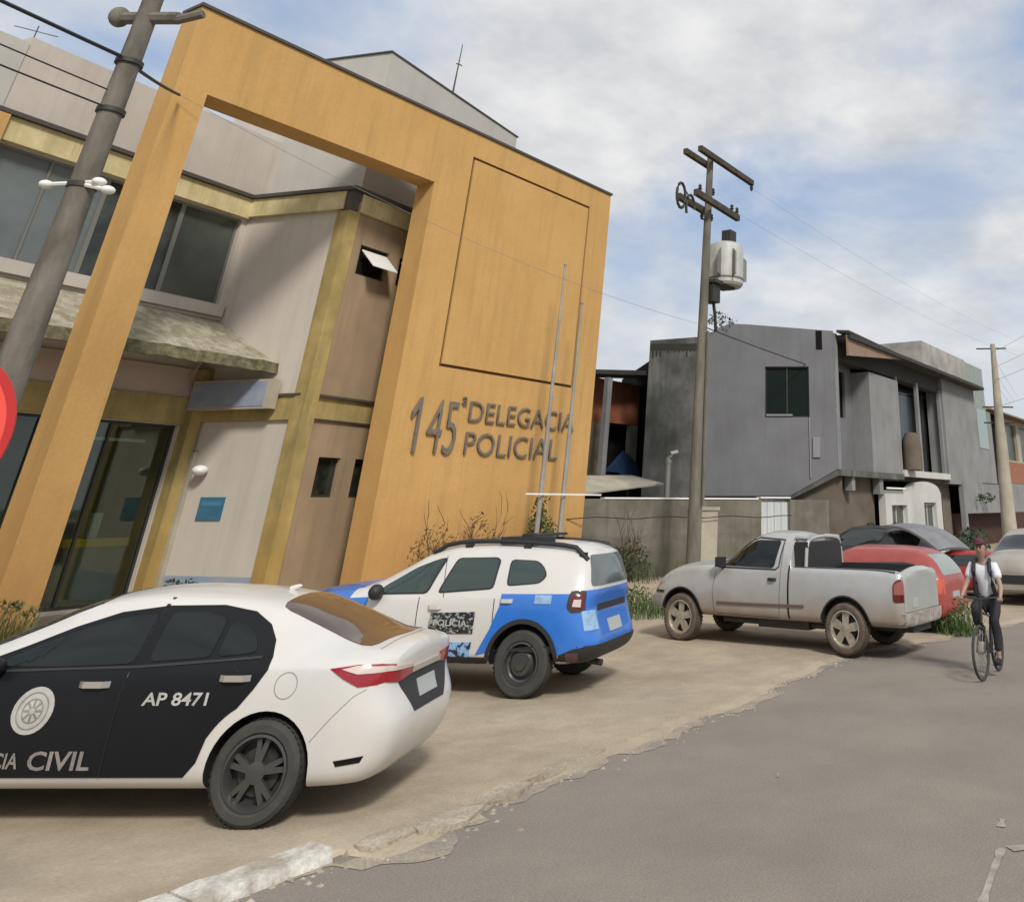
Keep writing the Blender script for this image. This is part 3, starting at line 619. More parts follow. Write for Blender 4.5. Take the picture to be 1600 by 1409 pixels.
# ---------------------------------------------------------------- concrete boundary wall
wl_ = thing('boundary_wall', 'streaked grey brown concrete wall between the yellow slab and the grey house', 'wall', (21.3, 18, 0))
WW = Wall((21.2, 18.1), (31.0, 14.15))
m = MB(); WW.holes(m, 0, 7.05, -.1, 2.17, [], t=.2); WW.box(m, 8.35, 10.2, -.1, 2.17, -.2, 0); lc(m.build('wall', M_fence), wl_)
for a, b, z in ((.95, 6.9, 2.172), (7.0, 8.35, 2.215)):
    m = MB(); WW.box(m, a, b, z, z + .04, -.22, .03); lc(m.build('coping', M_cap), wl_)
gt = thing('metal_gate', 'tall pale sheet metal gate in the concrete wall', 'gate', WW.p(7.1, 0))
m = MB()
for k in range(8): WW.box(m, 7.08 + k * .155, 7.08 + (k + 1) * .155 - .012, .05, 2.1, -.12, -.09 - (k % 2) * .012)
lc(m.build('panel', M_gate), gt)
m = MB(); WW.box(m, 7.055, 7.08, 0, 2.15, -.14, -.05); WW.box(m, 8.32, 8.345, 0, 2.15, -.14, -.05); lc(m.build('gate_frame', M_frame), gt)
mp_ = thing('meter_pillar', 'cream meter pillar standing right of the tall mossy pole', 'pillar', WW.p(4.6, 0, .3))
m = MB(); WW.box(m, 4.05, 4.85, 0, 1.85, .02, .5); lc(m.build('pillar', M_cream), mp_)
m = MB(); WW.box(m, 4.0, 4.9, 1.85, 1.95, .0, .54); lc(m.build('cap', M_cream), mp_)
cb = MB(); pts = [WW.p(-2.6 + .5 * k, 1.66 + .03 * math.sin(k * 1.3), .62) for k in range(22)]; cb.tube(pts, .014, 5)
tag(cb.build('black_cable', M_wire), 'slack black cable strung along the concrete wall', 'cable')
pp = thing('drain_pipe', 'white bent vent pipe rising behind the concrete wall', 'pipe', (26.2, 17.6, 0))
m = MB(); m.tube([(26.0, 18.2, 1.6), (26.0, 18.2, 3.45), (26.06, 18.15, 3.6), (26.25, 18.0, 3.66)], [.10, .10, .10, .095], 12); lc(m.build('pipe', M_frame, smooth=True, angle=60), pp)
m = MB(); m.tube([(26.0, 18.2, 3.30), (26.0, 18.2, 3.38)], .12, 12); lc(m.build('collar', M_frame), pp)

# ---------------------------------------------------------------- utility pole with transformer
def plusname(o): return o
p2 = thing('utility_pole', 'tall mossy pole with wooden crossarms and transformer beside the grey house', 'utility pole', (23.0, 15.0, 0), group='utility poles')
m = MB(); m.tube([(-.1, 0, -.1), (-.08, 0, 4), (0, 0, 8), (.12, 0, 13.15)], [.22, .185, .145, .11], 14); m.build('post', M_poleg, p2, smooth=True)
m = MB(); m.tube([(-.1, -.27, 2.0), (-.07, -.24, 5.0), (-.03, -.22, 7.0)], .05, 6); m.build('conduit', M_poleg, p2)
def arm(a, b, wd, name='crossarm'):
    mb = MB(); A = Vector(a); Bv = Vector(b); t = (Bv - A).normalized(); sd = Vector((-t.y, t.x, 0)) * wd / 2; u = Vector((0, 0, wd * .6))
    mb.raw([A - sd - u, A + sd - u, A + sd + u, A - sd + u, Bv - sd - u, Bv + sd - u, Bv + sd + u, Bv - sd + u], [(0, 1, 2, 3), (7, 6, 5, 4), (0, 4, 5, 1), (1, 5, 6, 2), (2, 6, 7, 3), (3, 7, 4, 0)])
    return mb.build(name, M_wood, p2)
arm((-1.14, .22, 12.9), (.5, .22, 12.85), .16); arm((-1.05, -.32, 12.93), (2.75, -.2, 12.9), .16)
arm((-1.4, .24, 11.2), (.4, .26, 11.15), .17); arm((-1.35, -.42, 11.25), (1.5, -.35, 11.15), .17)
for (x, y, z) in ((2.7, -.2, 12.72), (.34, .2, 12.62), (.36, .0, 11.85), (1.42, -.35, 11.40), (-.30, -.0, 10.80), (.30, -.0, 10.9), (1.05, -.36, 11.40), (-1.1, -.42, 11.46)):
    m = MB(); m.lathe([(.02, -.14), (.06, -.1), (.04, -.06), (.075, -.02), (.04, .03), (.065, .07), (.03, .12), (.001, .16)], (x, y, z), n=10); m.build('insulator', M_iron, p2, smooth=True)
m = MB(); m.tube([(.1, 0, 11.75), (.36, 0, 11.75)], .02, 5); m.tube([(-.1, 0, 10.7), (-.32, 0, 10.7)], .03, 5); m.tube([(.05, 0, 10.8), (.32, 0, 10.8)], .03, 5); m.build('insulator_bracket', M_iron, p2)
m = MB()
for k in range(2):
    cx_, cz_ = -2.0 + k * .55, 10.95 - k * .25
    pts = [(cx_ + .32 * math.cos(a) * (.75), -.3, cz_ + .42 * math.sin(a)) for a in [2 * math.pi * j / 14 * (.6 if k else 1) for j in range(15)]]
    m.tube(pts, .05, 6)
m.build('cable_coil', M_iron, p2)
m = MB(); m.tube([(-1.9, -.3, 11.3), (-1.4, -.2, 11.1), (-1.2, 0, 11.0)], .02, 5); m.build('lead', M_wire, p2)
tr = bpy.data.objects.new('transformer', None)
m = MB(); c = (1.12, -.1, 0)
m.lathe([(.001, 8.66), (.56, 8.66), (.62, 8.74), (.62, 9.95), (.57, 10.08), (.42, 10.16), (.001, 10.2)], c, n=28); tr = m.build('transformer_tank', M_greyl if False else mat('pale grey tank paint', (.50, .50, .48), .45, var=.2, streak=((.25, .22, .18), .5)), p2, smooth=True)
for a in (-2.9, -2.2, -.5, .1, .7):
    m = MB(); ux, uy = math.cos(a), math.sin(a)
    m.ext([(c[0] + ux * .62, c[1] + uy * .62, 8.9), (c[0] + ux * .86, c[1] + uy * .86, 8.95), (c[0] + ux * .86, c[1] + uy * .86, 9.68), (c[0] + ux * .62, c[1] + uy * .62, 9.86)], (-uy * .05, ux * .05, 0)); m.build('cooling_fin', M_frame, tr)
m = MB(); m.lathe([(.625, 8.86), (.645, 8.9), (.625, 8.94)], c, n=24); m.build('band', M_frame, tr, smooth=True)
m = MB(); m.box(1.0, 1.4, -.35, .0, 10.15, 10.62); m.build('fuse_box', M_iron, tr)
m = MB(); m.box(.1, 1.4, -.35, .15, 8.6, 8.71); m.build('bracket', M_iron, tr)
m = MB(); m.box(.15, .6, -.25, .15, 8.0, 8.58); m.tube([(.4, -.1, 8.1), (.55, -.1, 7.6), (.7, -.05, 7.1)], .06, 6); m.build('junction_box', M_iron, p2)
POLE2 = Vector((23.0, 15.0, 0))

# wires
def wire(pts3, r, label, m_=M_wire, group='overhead wires', sag=0.0, seg=18, name='overhead_wire'):
    P = []
    for (a, b) in zip(pts3, pts3[1:]):
        A = Vector(a); Bv = Vector(b)
        for k in range(seg):
            t = k / seg; p = A.lerp(Bv, t); p.z -= sag * 4 * t * (1 - t); P.append(p)
    P.append(Vector(pts3[-1])); mb = MB(); mb.tube(P, r, 5); o = mb.build(name, m_, smooth=True); tag(o, label, 'wire', group); return o
q1 = POLE1 + Vector((0, 0, 7.95))
wire([(-6, 12.6, 8.5), q1 - fwv * .19, (7.5, 17.6, 9.40)], .03, 'thick black cable from the left past the near pole to the portal leg', sag=.04)
wire([(7.52, 17.6, 9.4), (22.95, 14.8, 7.15)], .005, 'thin grey wire crossing in front of the yellow portal to the tall pole', M_wire2, sag=.45)
wire([(-6, 12.9, 7.9), POLE1 + Vector((0, 0, 7.15)) - fwv * .19], .014, 'thin wire reaching the near pole from the left at the lower clamp', sag=.1)
wire([(-6, 13.1, 8.5), POLE1 + Vector((0, 0, 7.4)) - fwv * .19], .012, 'thin wire reaching the near pole from the left above the lower clamp', sag=.15)
wire([(23.1, 15.2, 7.25), (45, 14.6, 7.0)], .02, 'thin dark wire drooping from the tall pole over the grey house', sag=.25)
wire([(25.7, 14.8, 12.7), (62, 9.6, 10.6)], .004, 'faint wire leaving the end of the upper crossarm to the right', M_wire2, sag=.8)
wire([(24.5, 14.6, 11.3), (62, 10.2, 10.2)], .004, 'faint wire leaving the lower crossarm to the right', M_wire2, sag=.8)

# ---------------------------------------------------------------- grey house
hb = thing('grey_house', 'two storey grey rendered house with overhanging upper floor and dark sloping eave', 'house', (30.95, 14, 0))
def HB(mb, name, m_, **k): return lc(mb.build(name, m_, **k), hb)
GL = (27.45, 20.37); E_ = (30.95, 14.0)
WG = Wall(GL, E_); WS = Wall(E_, (60, 14.0))
t_ = .3
# gable wall with sloping top: cells then a sloped cap
m = MB(); WG.holes(m, 1.95, WG.L - .02, 2.3, 7.6, [(4.55, 6.25, 5.0, 6.86), (5.45, 9, 0, 3.2)], t=.3)
m.ext([WG.p(5.45, 2.3, 0), WG.p(WG.L - .02, 3.2, 0), WG.p(5.45, 3.2, 0)], -WG.n * .3)
def capslope(mb, W, segs, zb, t=.3, d=0):
    for (a, za), (b, zb2) in zip(segs, segs[1:]):
        mb.raw([W.p(a, zb, d), W.p(b, zb, d), W.p(b, zb2, d), W.p(a, za, d), W.p(a, zb, d - t), W.p(b, zb, d - t), W.p(b, zb2, d - t), W.p(a, za, d - t)],
               [(0, 1, 2, 3), (7, 6, 5, 4), (3, 2, 6, 7), (0, 3, 7, 4), (1, 5, 6, 2), (0, 4, 5, 1)])
capslope(m, WG, [(1.95, 8.05), (2.5, 8.2), (3.07, 8.5), (3.8, 8.48), (WG.L - .02, 8.22)], 7.601)
HB(m, 'gable_wall', M_grey)
m = MB(); WG.holes(m, 0, 1.949, 1.9, 7.5, [], t=.3, d=-.05); capslope(m, WG, [(0, 7.86), (1.949, 8.0)], 7.501, d=-.05); HB(m, 'stained_wall', M_grey2)
f = WG.window(hb, 4.55, 6.25, 5.0, 6.86, mat('green black window glass', (.008, .014, .012), .5, spec=.1), 2, d=-.12, fm=M_iron)
for o in hb.children:
    if o.matrix_parent_inverse == Matrix(): o.matrix_parent_inverse = Matrix.Translation(hb.location).inverted()
m = MB(); WG.box(m, 4.6, 5.6, 5.05, 5.12, -.11, -.02); HB(m, 'window_ledge', M_greyl)
m = MB(); WG.box(m, 6.22, 6.27, 2.9, 5.0, .002, .05); WG.box(m, 6.35, 6.62, 3.6, 4.3, .002, .06); HB(m, 'conduit', M_greyl)
m = MB(); WG.box(m, 6.55, 6.8, 7.5, 8.23, .002, .01); HB(m, 'black_stain', M_dark)
m = MB()
for k in range(26):
    a = .02 + k * .074; h_ = .25 + .55 * abs(noise.noise(Vector((k * .5, 1, 0)))); WG.box(m, a, a + .07, 7.72 - h_, 7.74, -.049, -.046)
HB(m, 'black_stain', mat('black mould', (.035, .036, .03), .95))
m = MB(); WG.box(m, 1.9, 5.4, 2.05, 2.3, -.3, -.05); HB(m, 'slab_edge', M_grey2)
# core volume
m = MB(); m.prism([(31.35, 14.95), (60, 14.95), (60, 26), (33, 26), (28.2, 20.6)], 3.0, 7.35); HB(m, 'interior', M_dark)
m = MB()
W3 = Wall((30.99, 14.0), (60, 14.0))
# return of the corner, recessed bay with slot window, proud panel, balcony, end walls
W3.box(m, 0, .30, 3.1, 8.15, -1.0, -.002)
HB(m, 'corner_pier', M_greyl)
WR = Wall((31.3, 14.8), (34.3, 14.8))
m = MB(); WR.holes(m, 0, 3.0, 3.15, 7.3, [(1.55, 2.35, 5.2, 7.0)], t=.12); HB(m, 'recessed_wall', M_grey)
m = MB(); W3.box(m, 3.3, 6.7, 3.2, 7.06, -.8, .05); HB(m, 'projecting_bay', M_greyl)
m = MB(); W3.box(m, 6.7, 13.1, 3.12, 3.38, -.9, .14); HB(m, 'balcony_slab', M_whitep)
for a_, b_ in ((6.75, 6.9), (9.5, 9.75), (12.9, 13.1)):
    m = MB(); W3.box(m, a_, b_, 3.39, 7.3, -.2, -.05); HB(m, 'balcony_post', M_greyl)
m = MB(); W3.box(m, 6.9, 12.9, 3.38, 7.3, -.93, -.9); HB(m, 'balcony_glazing', mat('black sliding glass', (.01, .013, .015), .12, spec=.5))
m = MB(); m.lathe([(.001, 4.95), (.25, 4.9), (.40, 4.65), (.44, 4.3), (.44, 3.39)], (38.4, 13.75, 0), n=20); HB(m, 'water_drum', M_tan, smooth=True)
m = MB(); W3.box(m, 13.1, 18.9, 2.95, 7.9, -.8, .08); HB(m, 'end_wall', M_greyl)
m = MB(); W3.box(m, 18.9, 22.3, 3.1, 7.0, -.8, .02); HB(m, 'end_wall', M_greyl)
m = MB(); W3.box(m, 19.3, 21.2, 4.9, 7.0, .021, .05); HB(m, 'window', mat('pale green pane', (.28, .36, .34), .3))
m = MB(); m.prism([(42.5, 14.3), (50.0, 14.3), (50.0, 22), (42.5, 22)], 7.9, 9.62); HB(m, 'roof_parapet', mat('patchy white render', (.42, .40, .37), .9, scale=1.2, col2=(.26, .25, .23)))
m = MB(); m.prism([(50.02, 14.3), (53.6, 14.3), (53.6, 22), (50.02, 22)], 7.0, 9.55); HB(m, 'roof_parapet', mat('pale green render', (.30, .34, .32), .9, var=.2))
# roof: dark eave over the street front and sloping gable verge
m = MB(); m.prism([(31.0, 13.3), (50.0, 13.3), (50.0, 22), (29.3, 18.3), (31.25, 14.1)], 7.9, [8.05, 8.05, 8.4, 8.35, 8.1]); HB(m, 'roof', M_roofd)
m = MB(); m.raw([(31.0, 13.35, 8.10), (37.3, 13.3, 7.92), (37.3, 13.45, 7.92), (31.0, 13.9, 8.16), (31.0, 13.35, 8.20), (37.3, 13.3, 8.02), (37.3, 13.45, 8.02), (31.0, 13.9, 8.26)],
    [(0, 1, 5, 4), (4, 5, 6, 7), (3, 7, 6, 2), (0, 3, 2, 1), (0, 4, 7, 3), (1, 2, 6, 5)]); HB(m, 'verge_board', M_roofd)
m = MB(); m.ext([(31.05, 13.42, 7.25), (37.0, 13.42, 7.88), (31.05, 13.42, 8.08)], (0, .1, 0)); HB(m, 'gable_boarding', M_soffit)
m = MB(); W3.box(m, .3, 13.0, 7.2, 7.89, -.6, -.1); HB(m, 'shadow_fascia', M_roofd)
# slab under the upper floor and ground floor
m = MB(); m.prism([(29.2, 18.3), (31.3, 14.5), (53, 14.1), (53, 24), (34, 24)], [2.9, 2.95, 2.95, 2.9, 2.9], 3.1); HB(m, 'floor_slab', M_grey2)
m = MB(); W3.box(m, .0, 6.6, 2.98, 3.2, -.5, .12); HB(m, 'balcony_edge', M_grey2)
m = MB(); W3.box(m, 1.2, 1.5, 2.5, 3.0, -.3, .0); W3.box(m, 4.0, 4.4, 2.4, 3.0, -.3, .0); HB(m, 'corbel', M_greyl)
m = MB(); WG.box(m, 5.35, WG.L + .15, 0, 2.95, -.55, -.30); m.prism([(31.4, 14.4), (35.3, 14.4), (35.3, 14.7), (31.4, 14.7)], 0, 3.0); HB(m, 'ground_floor_wall', M_tan)
m = MB(); m.ext([WG.p(5.3, 2.1, -.02), WG.p(WG.L, 2.98, -.02), WG.p(WG.L, 3.18, -.02), WG.p(5.3, 2.29, -.02)], -WG.n * .5); HB(m, 'stair_flight', M_grey2)
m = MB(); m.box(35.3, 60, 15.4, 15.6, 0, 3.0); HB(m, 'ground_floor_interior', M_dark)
m = MB()
WP = Wall((35.4, 13.95), (42.6, 13.95))
WP.holes(m, 0, 7.2, 0, 2.55, [(.7, 2.5, -1, 2.0), (4.7, 6.4, -1, 2.1)], t=.3)
pts = [WP.p(3.0, 2.551, 0)] + [WP.p(5.0 + 2.1 * math.cos(a), 2.551 + .42 * math.sin(a), 0) for a in [math.pi * (1 - k / 12) for k in range(13)]]
m.ext(pts[1:], (0, .3, 0)); HB(m, 'white_portal', M_whitep)
for a, b in ((.7, 2.5), (4.7, 6.4)):
    WP.window(hb, a, b, 0, 2.05, M_glassg, 2, d=-.2, name='glass_door', fm=M_whitep)
for o in hb.children:
    if o.matrix_parent_inverse == Matrix(): o.matrix_parent_inverse = Matrix.Translation(hb.location).inverted()
m = MB(); m.box(42.62, 46.0, 14.6, 14.8, 0, 2.95); HB(m, 'ground_floor_wall', mat('tan wall', (.17, .145, .11), .9, var=.2))
m = MB(); m.box(42.9, 44.4, 14.5, 14.598, 0, 2.3); HB(m, 'door', mat('red brown door', (.075, .03, .022), .7, var=.4))
m = MB(); m.box(46.0, 56, 13.85, 14.1, 1.62, 3.05); m.box(46.0, 46.4, 13.85, 14.1, 0, 1.62); m.box(55.6, 56, 13.85, 14.1, 0, 1.62); HB(m, 'garage_lintel', M_greyl)
m = MB(); m.box(46.4, 55.6, 14.6, 14.8, 0, 1.62); HB(m, 'garage_door', M_brickd)
ws = MB(); WS.box(ws, 4.35, 6.5, 2.60, 2.66, .16, .2); tag(ws.build('white_line', M_cap), 'short stray white line under the balcony edge of the grey house', 'tube')  # thin box drawn for a stray white line, not a lamp

# annex with orange wall behind the boundary wall
ax = thing('annex', 'open shed with dark roof and orange wall between yellow slab and grey house', 'shed', (26.5, 22, 0))
def AX(mb, name, m_): return lc(mb.build(name, m_), ax)
m = MB(); m.prism([(25.0, 21.6), (30.6, 21.6), (30.6, 23.4), (25.0, 23.4)], [6.40, 6.95, 6.95, 6.4], [6.55, 7.15, 7.15, 6.55]); AX(m, 'roof', M_roofd)
m = MB(); m.box(25.0, 31, 21.2, 26, 2.75, 3.0); AX(m, 'floor_slab', M_grey2)
m = MB(); m.box(29.5, 31, 22.61, 22.81, 3.0, 4.949); AX(m, 'door_post', M_cream)
m = MB(); m.box(26.35, 26.6, 21.4, 21.6, 3.0, 6.4); AX(m, 'post', M_greyl)
m = MB(); m.box(26.95, 31, 22.6, 22.8, 4.95, 6.55); AX(m, 'orange_wall', M_orange)
m = MB(); m.box(26.0, 28.1, 22.61, 22.81, 3.0, 4.949); m.box(26.0, 26.94, 22.61, 22.81, 4.95, 6.3); AX(m, 'lower_wall', M_cream if False else mat('dirty buff wall', (.24, .19, .13), .9, var=.4, scale=1.5))
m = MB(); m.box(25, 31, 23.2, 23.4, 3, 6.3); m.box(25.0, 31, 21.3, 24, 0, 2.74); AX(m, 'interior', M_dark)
tp = thing('tarpaulin', 'dark blue tarp draped on the annex floor under the orange wall', 'tarp', (29, 22.4, 3.0))
m = MB(); nn_ = 12
vs = []; fs = []
for i in range(nn_):
    for j in range(nn_):
        u, v = i / (nn_ - 1), j / (nn_ - 1)
        vs.append((28.3 + 1.9 * u, 21.9 + .9 * v, 3.03 + (1.0 * max(0, 1 - abs(u - .55) * 1.5)) * v ** .6 + .05 * noise.noise(Vector((u * 5, v * 5, 0)))))
for i in range(nn_ - 1):
    for j in range(nn_ - 1): fs.append((i * nn_ + j, (i + 1) * nn_ + j, (i + 1) * nn_ + j + 1, i * nn_ + j + 1))
m.raw(vs, fs); lc(m.build('tarpaulin_sheet', M_tarp, smooth=True), tp)
aw = thing('sheet_awning', 'pale sloping roof sheet behind the boundary wall beside the yellow slab', 'awning', (24, 19.5, 2.4))
m = MB(); m.ext([(22.2, 19.0, 2.25), (26.9, 19.0, 2.65), (27.4, 20.8, 2.95), (22.2, 20.8, 2.8)], (0, 0, .05)); lc(m.build('sheet', M_cream), aw)
m = MB(); m.box(22.3, 22.4, 20.7, 20.8, 0, 2.8); m.box(26.9, 27, 20.6, 20.7, 0, 2.85); lc(m.build('post', M_iron), aw)
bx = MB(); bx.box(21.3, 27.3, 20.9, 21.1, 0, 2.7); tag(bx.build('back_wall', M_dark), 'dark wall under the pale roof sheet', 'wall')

# far house, far pole
fh = thing('far_house', 'far house with orange brick base and brown tiled roof at the right edge', 'house', (54, 14, 0))
def FH(mb, name, m_): return lc(mb.build(name, m_), fh)
WF = Wall((55, 15.0), (90, 15.0))
m = MB(); WF.holes(m, 0, 35, 4.6, 7.4, [(1.2, 5.0, 4.7, 7.0), (5.8, 8.6, 4.7, 7.0), (9.6, 13.5, 4.7, 7.0), (15, 20, 4.7, 7.0)], t=.3); FH(m, 'wall', M_cream)
m = MB(); WF.box(m, 0, 35, 3.3, 4.6, -.3, .02); FH(m, 'brick_wall', M_brick)
m = MB(); WF.box(m, 0, 35, 1.6, 3.29, -.3, .0); FH(m, 'lower_wall', M_greyl)
m = MB(); WF.box(m, 0, 35, 0, 1.59, -.3, -.0); FH(m, 'garage_door', M_brickd)
for a, b in ((1.2, 5.0), (5.8, 8.6), (9.6, 13.5), (15, 20)):
    m = MB(); WF.box(m, a, b, 4.7, 7.0, -.25, -.2); FH(m, 'window', mat('window with leaves behind', (.05, .07, .025), .3, scale=1.5, col2=(.01, .012, .01)))
m = MB(); m.raw([(54.3, 14.2, 7.3), (92, 14.2, 7.3), (92, 20, 9.6), (58, 20, 9.6), (54.3, 26, 7.3), (92, 26, 7.3)], [(0, 1, 2, 3), (3, 2, 5, 4), (0, 3, 4), (0, 4, 5, 1), (1, 5, 2)]); FH(m, 'roof', M_tile)
p3 = thing('utility_pole', 'slim pale concrete pole at the far right beyond the cyclist', 'utility pole', (36, 9.2, 0), group='utility poles')
m = MB(); m.tube([(0, .0, -.1), (0, -.05, 3), (0, -.18, 8.05)], [.33, .25, .1], 12); m.build('post', M_cream, p3, smooth=True)
for z in (7.9, 5.6, 5.0):
    m = MB(); m.tube([(-.1, .5, z), (.1, -.7, z - .05)], .03, 6); m.build('crossarm', M_iron, p3)
for i, (z0, lb) in enumerate(((7.7, 'topmost of the four wires passing the slim far right pole'), (7.1, 'second highest of the four wires passing the slim far right pole'), (6.6, 'second lowest of the four wires passing the slim far right pole'), (5.6, 'lowest of the four wires passing the slim far right pole'))):
    wire([(70, 16 + i * .3, z0 + 1.9 + .3 * i), (36, 9.1, z0), (24, 2, z0 + .1)], .006, lb, M_wire2 if i != 2 else M_wire, sag=.12)

# ---------------------------------------------------------------- vegetation
def plant(name, lab, cat, loc, fn, m_, group=None, stems=None):
    r_ = thing(name, lab, cat, loc, group=group); mb = MB(); fn(mb); mb.build('foliage', m_, r_, fix=False)
    if stems: sb = MB(); stems(sb); sb.build('stem', M_dry, r_)
    return r_
def dry(mb, n, h, sp, seed):
    random.seed(seed)
    for k in range(n):
        a = random.uniform(0, 6.28); p = Vector((random.gauss(0, sp * .2), random.gauss(0, .1), 0)); dr = Vector((math.cos(a) * .35, math.sin(a) * .15, 1)).normalized()
        pts = [p]; L = h * random.uniform(.6, 1.05)
        for j in range(6):
            dr = (dr + Vector((random.gauss(0, .16), random.gauss(0, .08), random.gauss(0, .05)))).normalized(); p = p + dr * L / 6; pts.append(p)
            if j > 1:
                q = p; d2 = (dr + Vector((random.gauss(0, .7), random.gauss(0, .4), .1))).normalized(); tw = [q]
                for _ in range(3): q = q + d2 * L * .09; d2 = (d2 + Vector((random.gauss(0, .3), random.gauss(0, .2), .0))).normalized(); tw.append(q)
                mb.tube(tw, [.010, .008, .006, .004], 4)
        mb.tube(pts, [.02, .018, .015, .012, .009, .006, .004], 5)
for i, (x, h, lb) in enumerate(((15.4, 1.75, 'dry brown shrub against the yellow slab, nearer the doorway'), (16.7, 2.0, 'taller dry brown shrub against the yellow slab, nearer the flagpoles'))):
    r_ = thing('dry_shrub', lb, 'shrub', (x, 17.2, 0), group='dry shrubs at the yellow slab')
    mb = MB(); dry(mb, 7, h, 1.2, 20 + i); mb.build('branch', M_dry, r_)
    mb = MB(); leaves(mb, (0, 0, h * .55), (.7, .25, h * .38), 420, .045); mb.build('foliage', mat('dry leaves', (.22, .13, .055), .9, var=.4), r_, fix=False)
def f1(mb): leaves(mb, (0, 0, 1.5), (.4, .35, .75), 500, .06); leaves(mb, (.2, 0, .8), (.8, .5, .8), 700, .08)
plant('bush', 'green bush growing between the two flagpoles', 'bush', (18.75, 17.1, .0), f1, M_leaf, 'green plants by the flagpoles', lambda s_: s_.tube([(0, 0, 0), (0, 0, 1.9)], .03, 5))
def f2(mb):
    for k in range(16):
        a = 6.28 * k / 16; l = random.uniform(.9, 1.5); tpt = Vector((math.cos(a) * l * .6, math.sin(a) * l * .4, l)); sd = Vector((-math.sin(a), math.cos(a), 0)) * .05
        mb.poly([Vector((0, 0, .1)) - sd, Vector((0, 0, .1)) + sd, tpt]); 
plant('agave', 'spiky green plant at the foot of the right flagpole', 'plant', (19.75, 16.9, 0), f2, M_leaf, None)
def f3(mb): leaves(mb, (0, 0, .55), (.75, .4, .6), 700, .06)
for x, y, lb in ((17.5, 17.2, 'low pale green bush left of the flagpoles by the yellow slab'), (20.6, 17.0, 'low green bush at the right foot of the yellow slab')):
    plant('bush', lb, 'bush', (x, y, 0), f3, mat('yellow green leaves', (.16, .20, .05), .8, var=.5), 'green plants by the flagpoles', lambda s_: s_.tube([(0, 0, 0), (0, 0, .8)], .02, 5))
def f4(mb):
    for k in range(9): leaves(mb, (random.uniform(-1.4, 1.4), random.uniform(-.3, .3), random.uniform(.2, .8)), (.5, .35, .45), 160, .05)
    tuft(mb, (0, 0, 0), 1.3, 260, .55, .7, .008)
plant('weeds', 'tangle of weeds at the foot of the streaked concrete wall', 'weeds', (22.4, 16.9, 0), f4, mat('dull weeds', (.075, .09, .04), .8, var=.5), None, lambda s_: dry(s_, 8, 1.6, 2.5, 5))
def f5(mb): tuft(mb, (0, 0, 0), .95, 420, .42, .8, .008); leaves(mb, (0, 0, .22), (.95, .6, .3), 1500, .035)
plant('weeds', 'low green weeds left of the silver pickup bonnet', 'weeds', (15.9, 11.6, 0.03), f5, M_leaf)
def f6(mb): tuft(mb, (0, 0, 0), .45, 260, .42, .8, .008); leaves(mb, (0, 0, .25), (.5, .4, .3), 900, .03)
plant('weeds', 'green weeds at the rear of the silver pickup and red car', 'weeds', (16.5, 5.35, 0), f6, mat('fresh leaves', (.10, .17, .04), .7, var=.5))
def f7(mb): tuft(mb, (0, 0, 0), .6, 300, .55, .7, .009); leaves(mb, (0, 0, .3), (.65, .4, .35), 1200, .04)
plant('weeds', 'green weeds at the foot of the left portal leg', 'weeds', (7.3, 17.3, .06), f7, mat('mossy leaves', (.16, .16, .05), .8, var=.4))
def f8(mb): leaves(mb, (0, 0, .3), (.5, .25, .32), 420, .05)
plant('weeds', 'dark plants in front of the grey wall behind the white sedan roof', 'weeds', (11.2, 19.6, .1), f8, M_leafd)
def f9(mb): leaves(mb, (0, 0, .65), (1.7, .8, .62), 2000, .08)
plant('hedge', 'dark green hedge behind the cyclist', 'hedge', (32.5, 9.6, 0), f9, M_leafd, None, lambda s_: s_.tube([(0, 0, 0), (0, 0, .7)], .05, 6))
def f10(mb): leaves(mb, (0, 0, .9), (.6, .5, .55), 700, .07)
for x, y, lb in ((30.1, 12.4, 'dark leafy potted plant left of the two by the tan wall'), (31.6, 12.1, 'dark leafy potted plant right of the two by the tan wall')):
    r_ = plant('potted_plant', lb, 'potted plant', (x, y, 0), f10, M_leafd, 'potted plants by the tan wall', lambda s_: s_.tube([(0, 0, .3), (0, 0, .9)], .03, 5))
    mb = MB(); mb.lathe([(.001, 0), (.2, 0), (.28, .45), (.24, .45), (.22, .38), (.001, .38)], (0, 0, 0), n=14); mb.build('pot', M_cream, r_)
def f11(mb): leaves(mb, (0, 0, .0), (.9, .5, .35), 300, .07)
plant('rooftop_weeds', 'weeds growing on top of the grey house beside the tall pole', 'weeds', (28.9, 17.9, 8.62), f11, M_leafd, None)
def f12(mb): leaves(mb, (0, 0, 0), (1.3, .4, .25), 260, .08)
plant('climbing_plant', 'leafy shoots over the garage lintel behind the far right pole', 'plant', (48.8, 13.5, 2.35), f12, M_leafd, None)

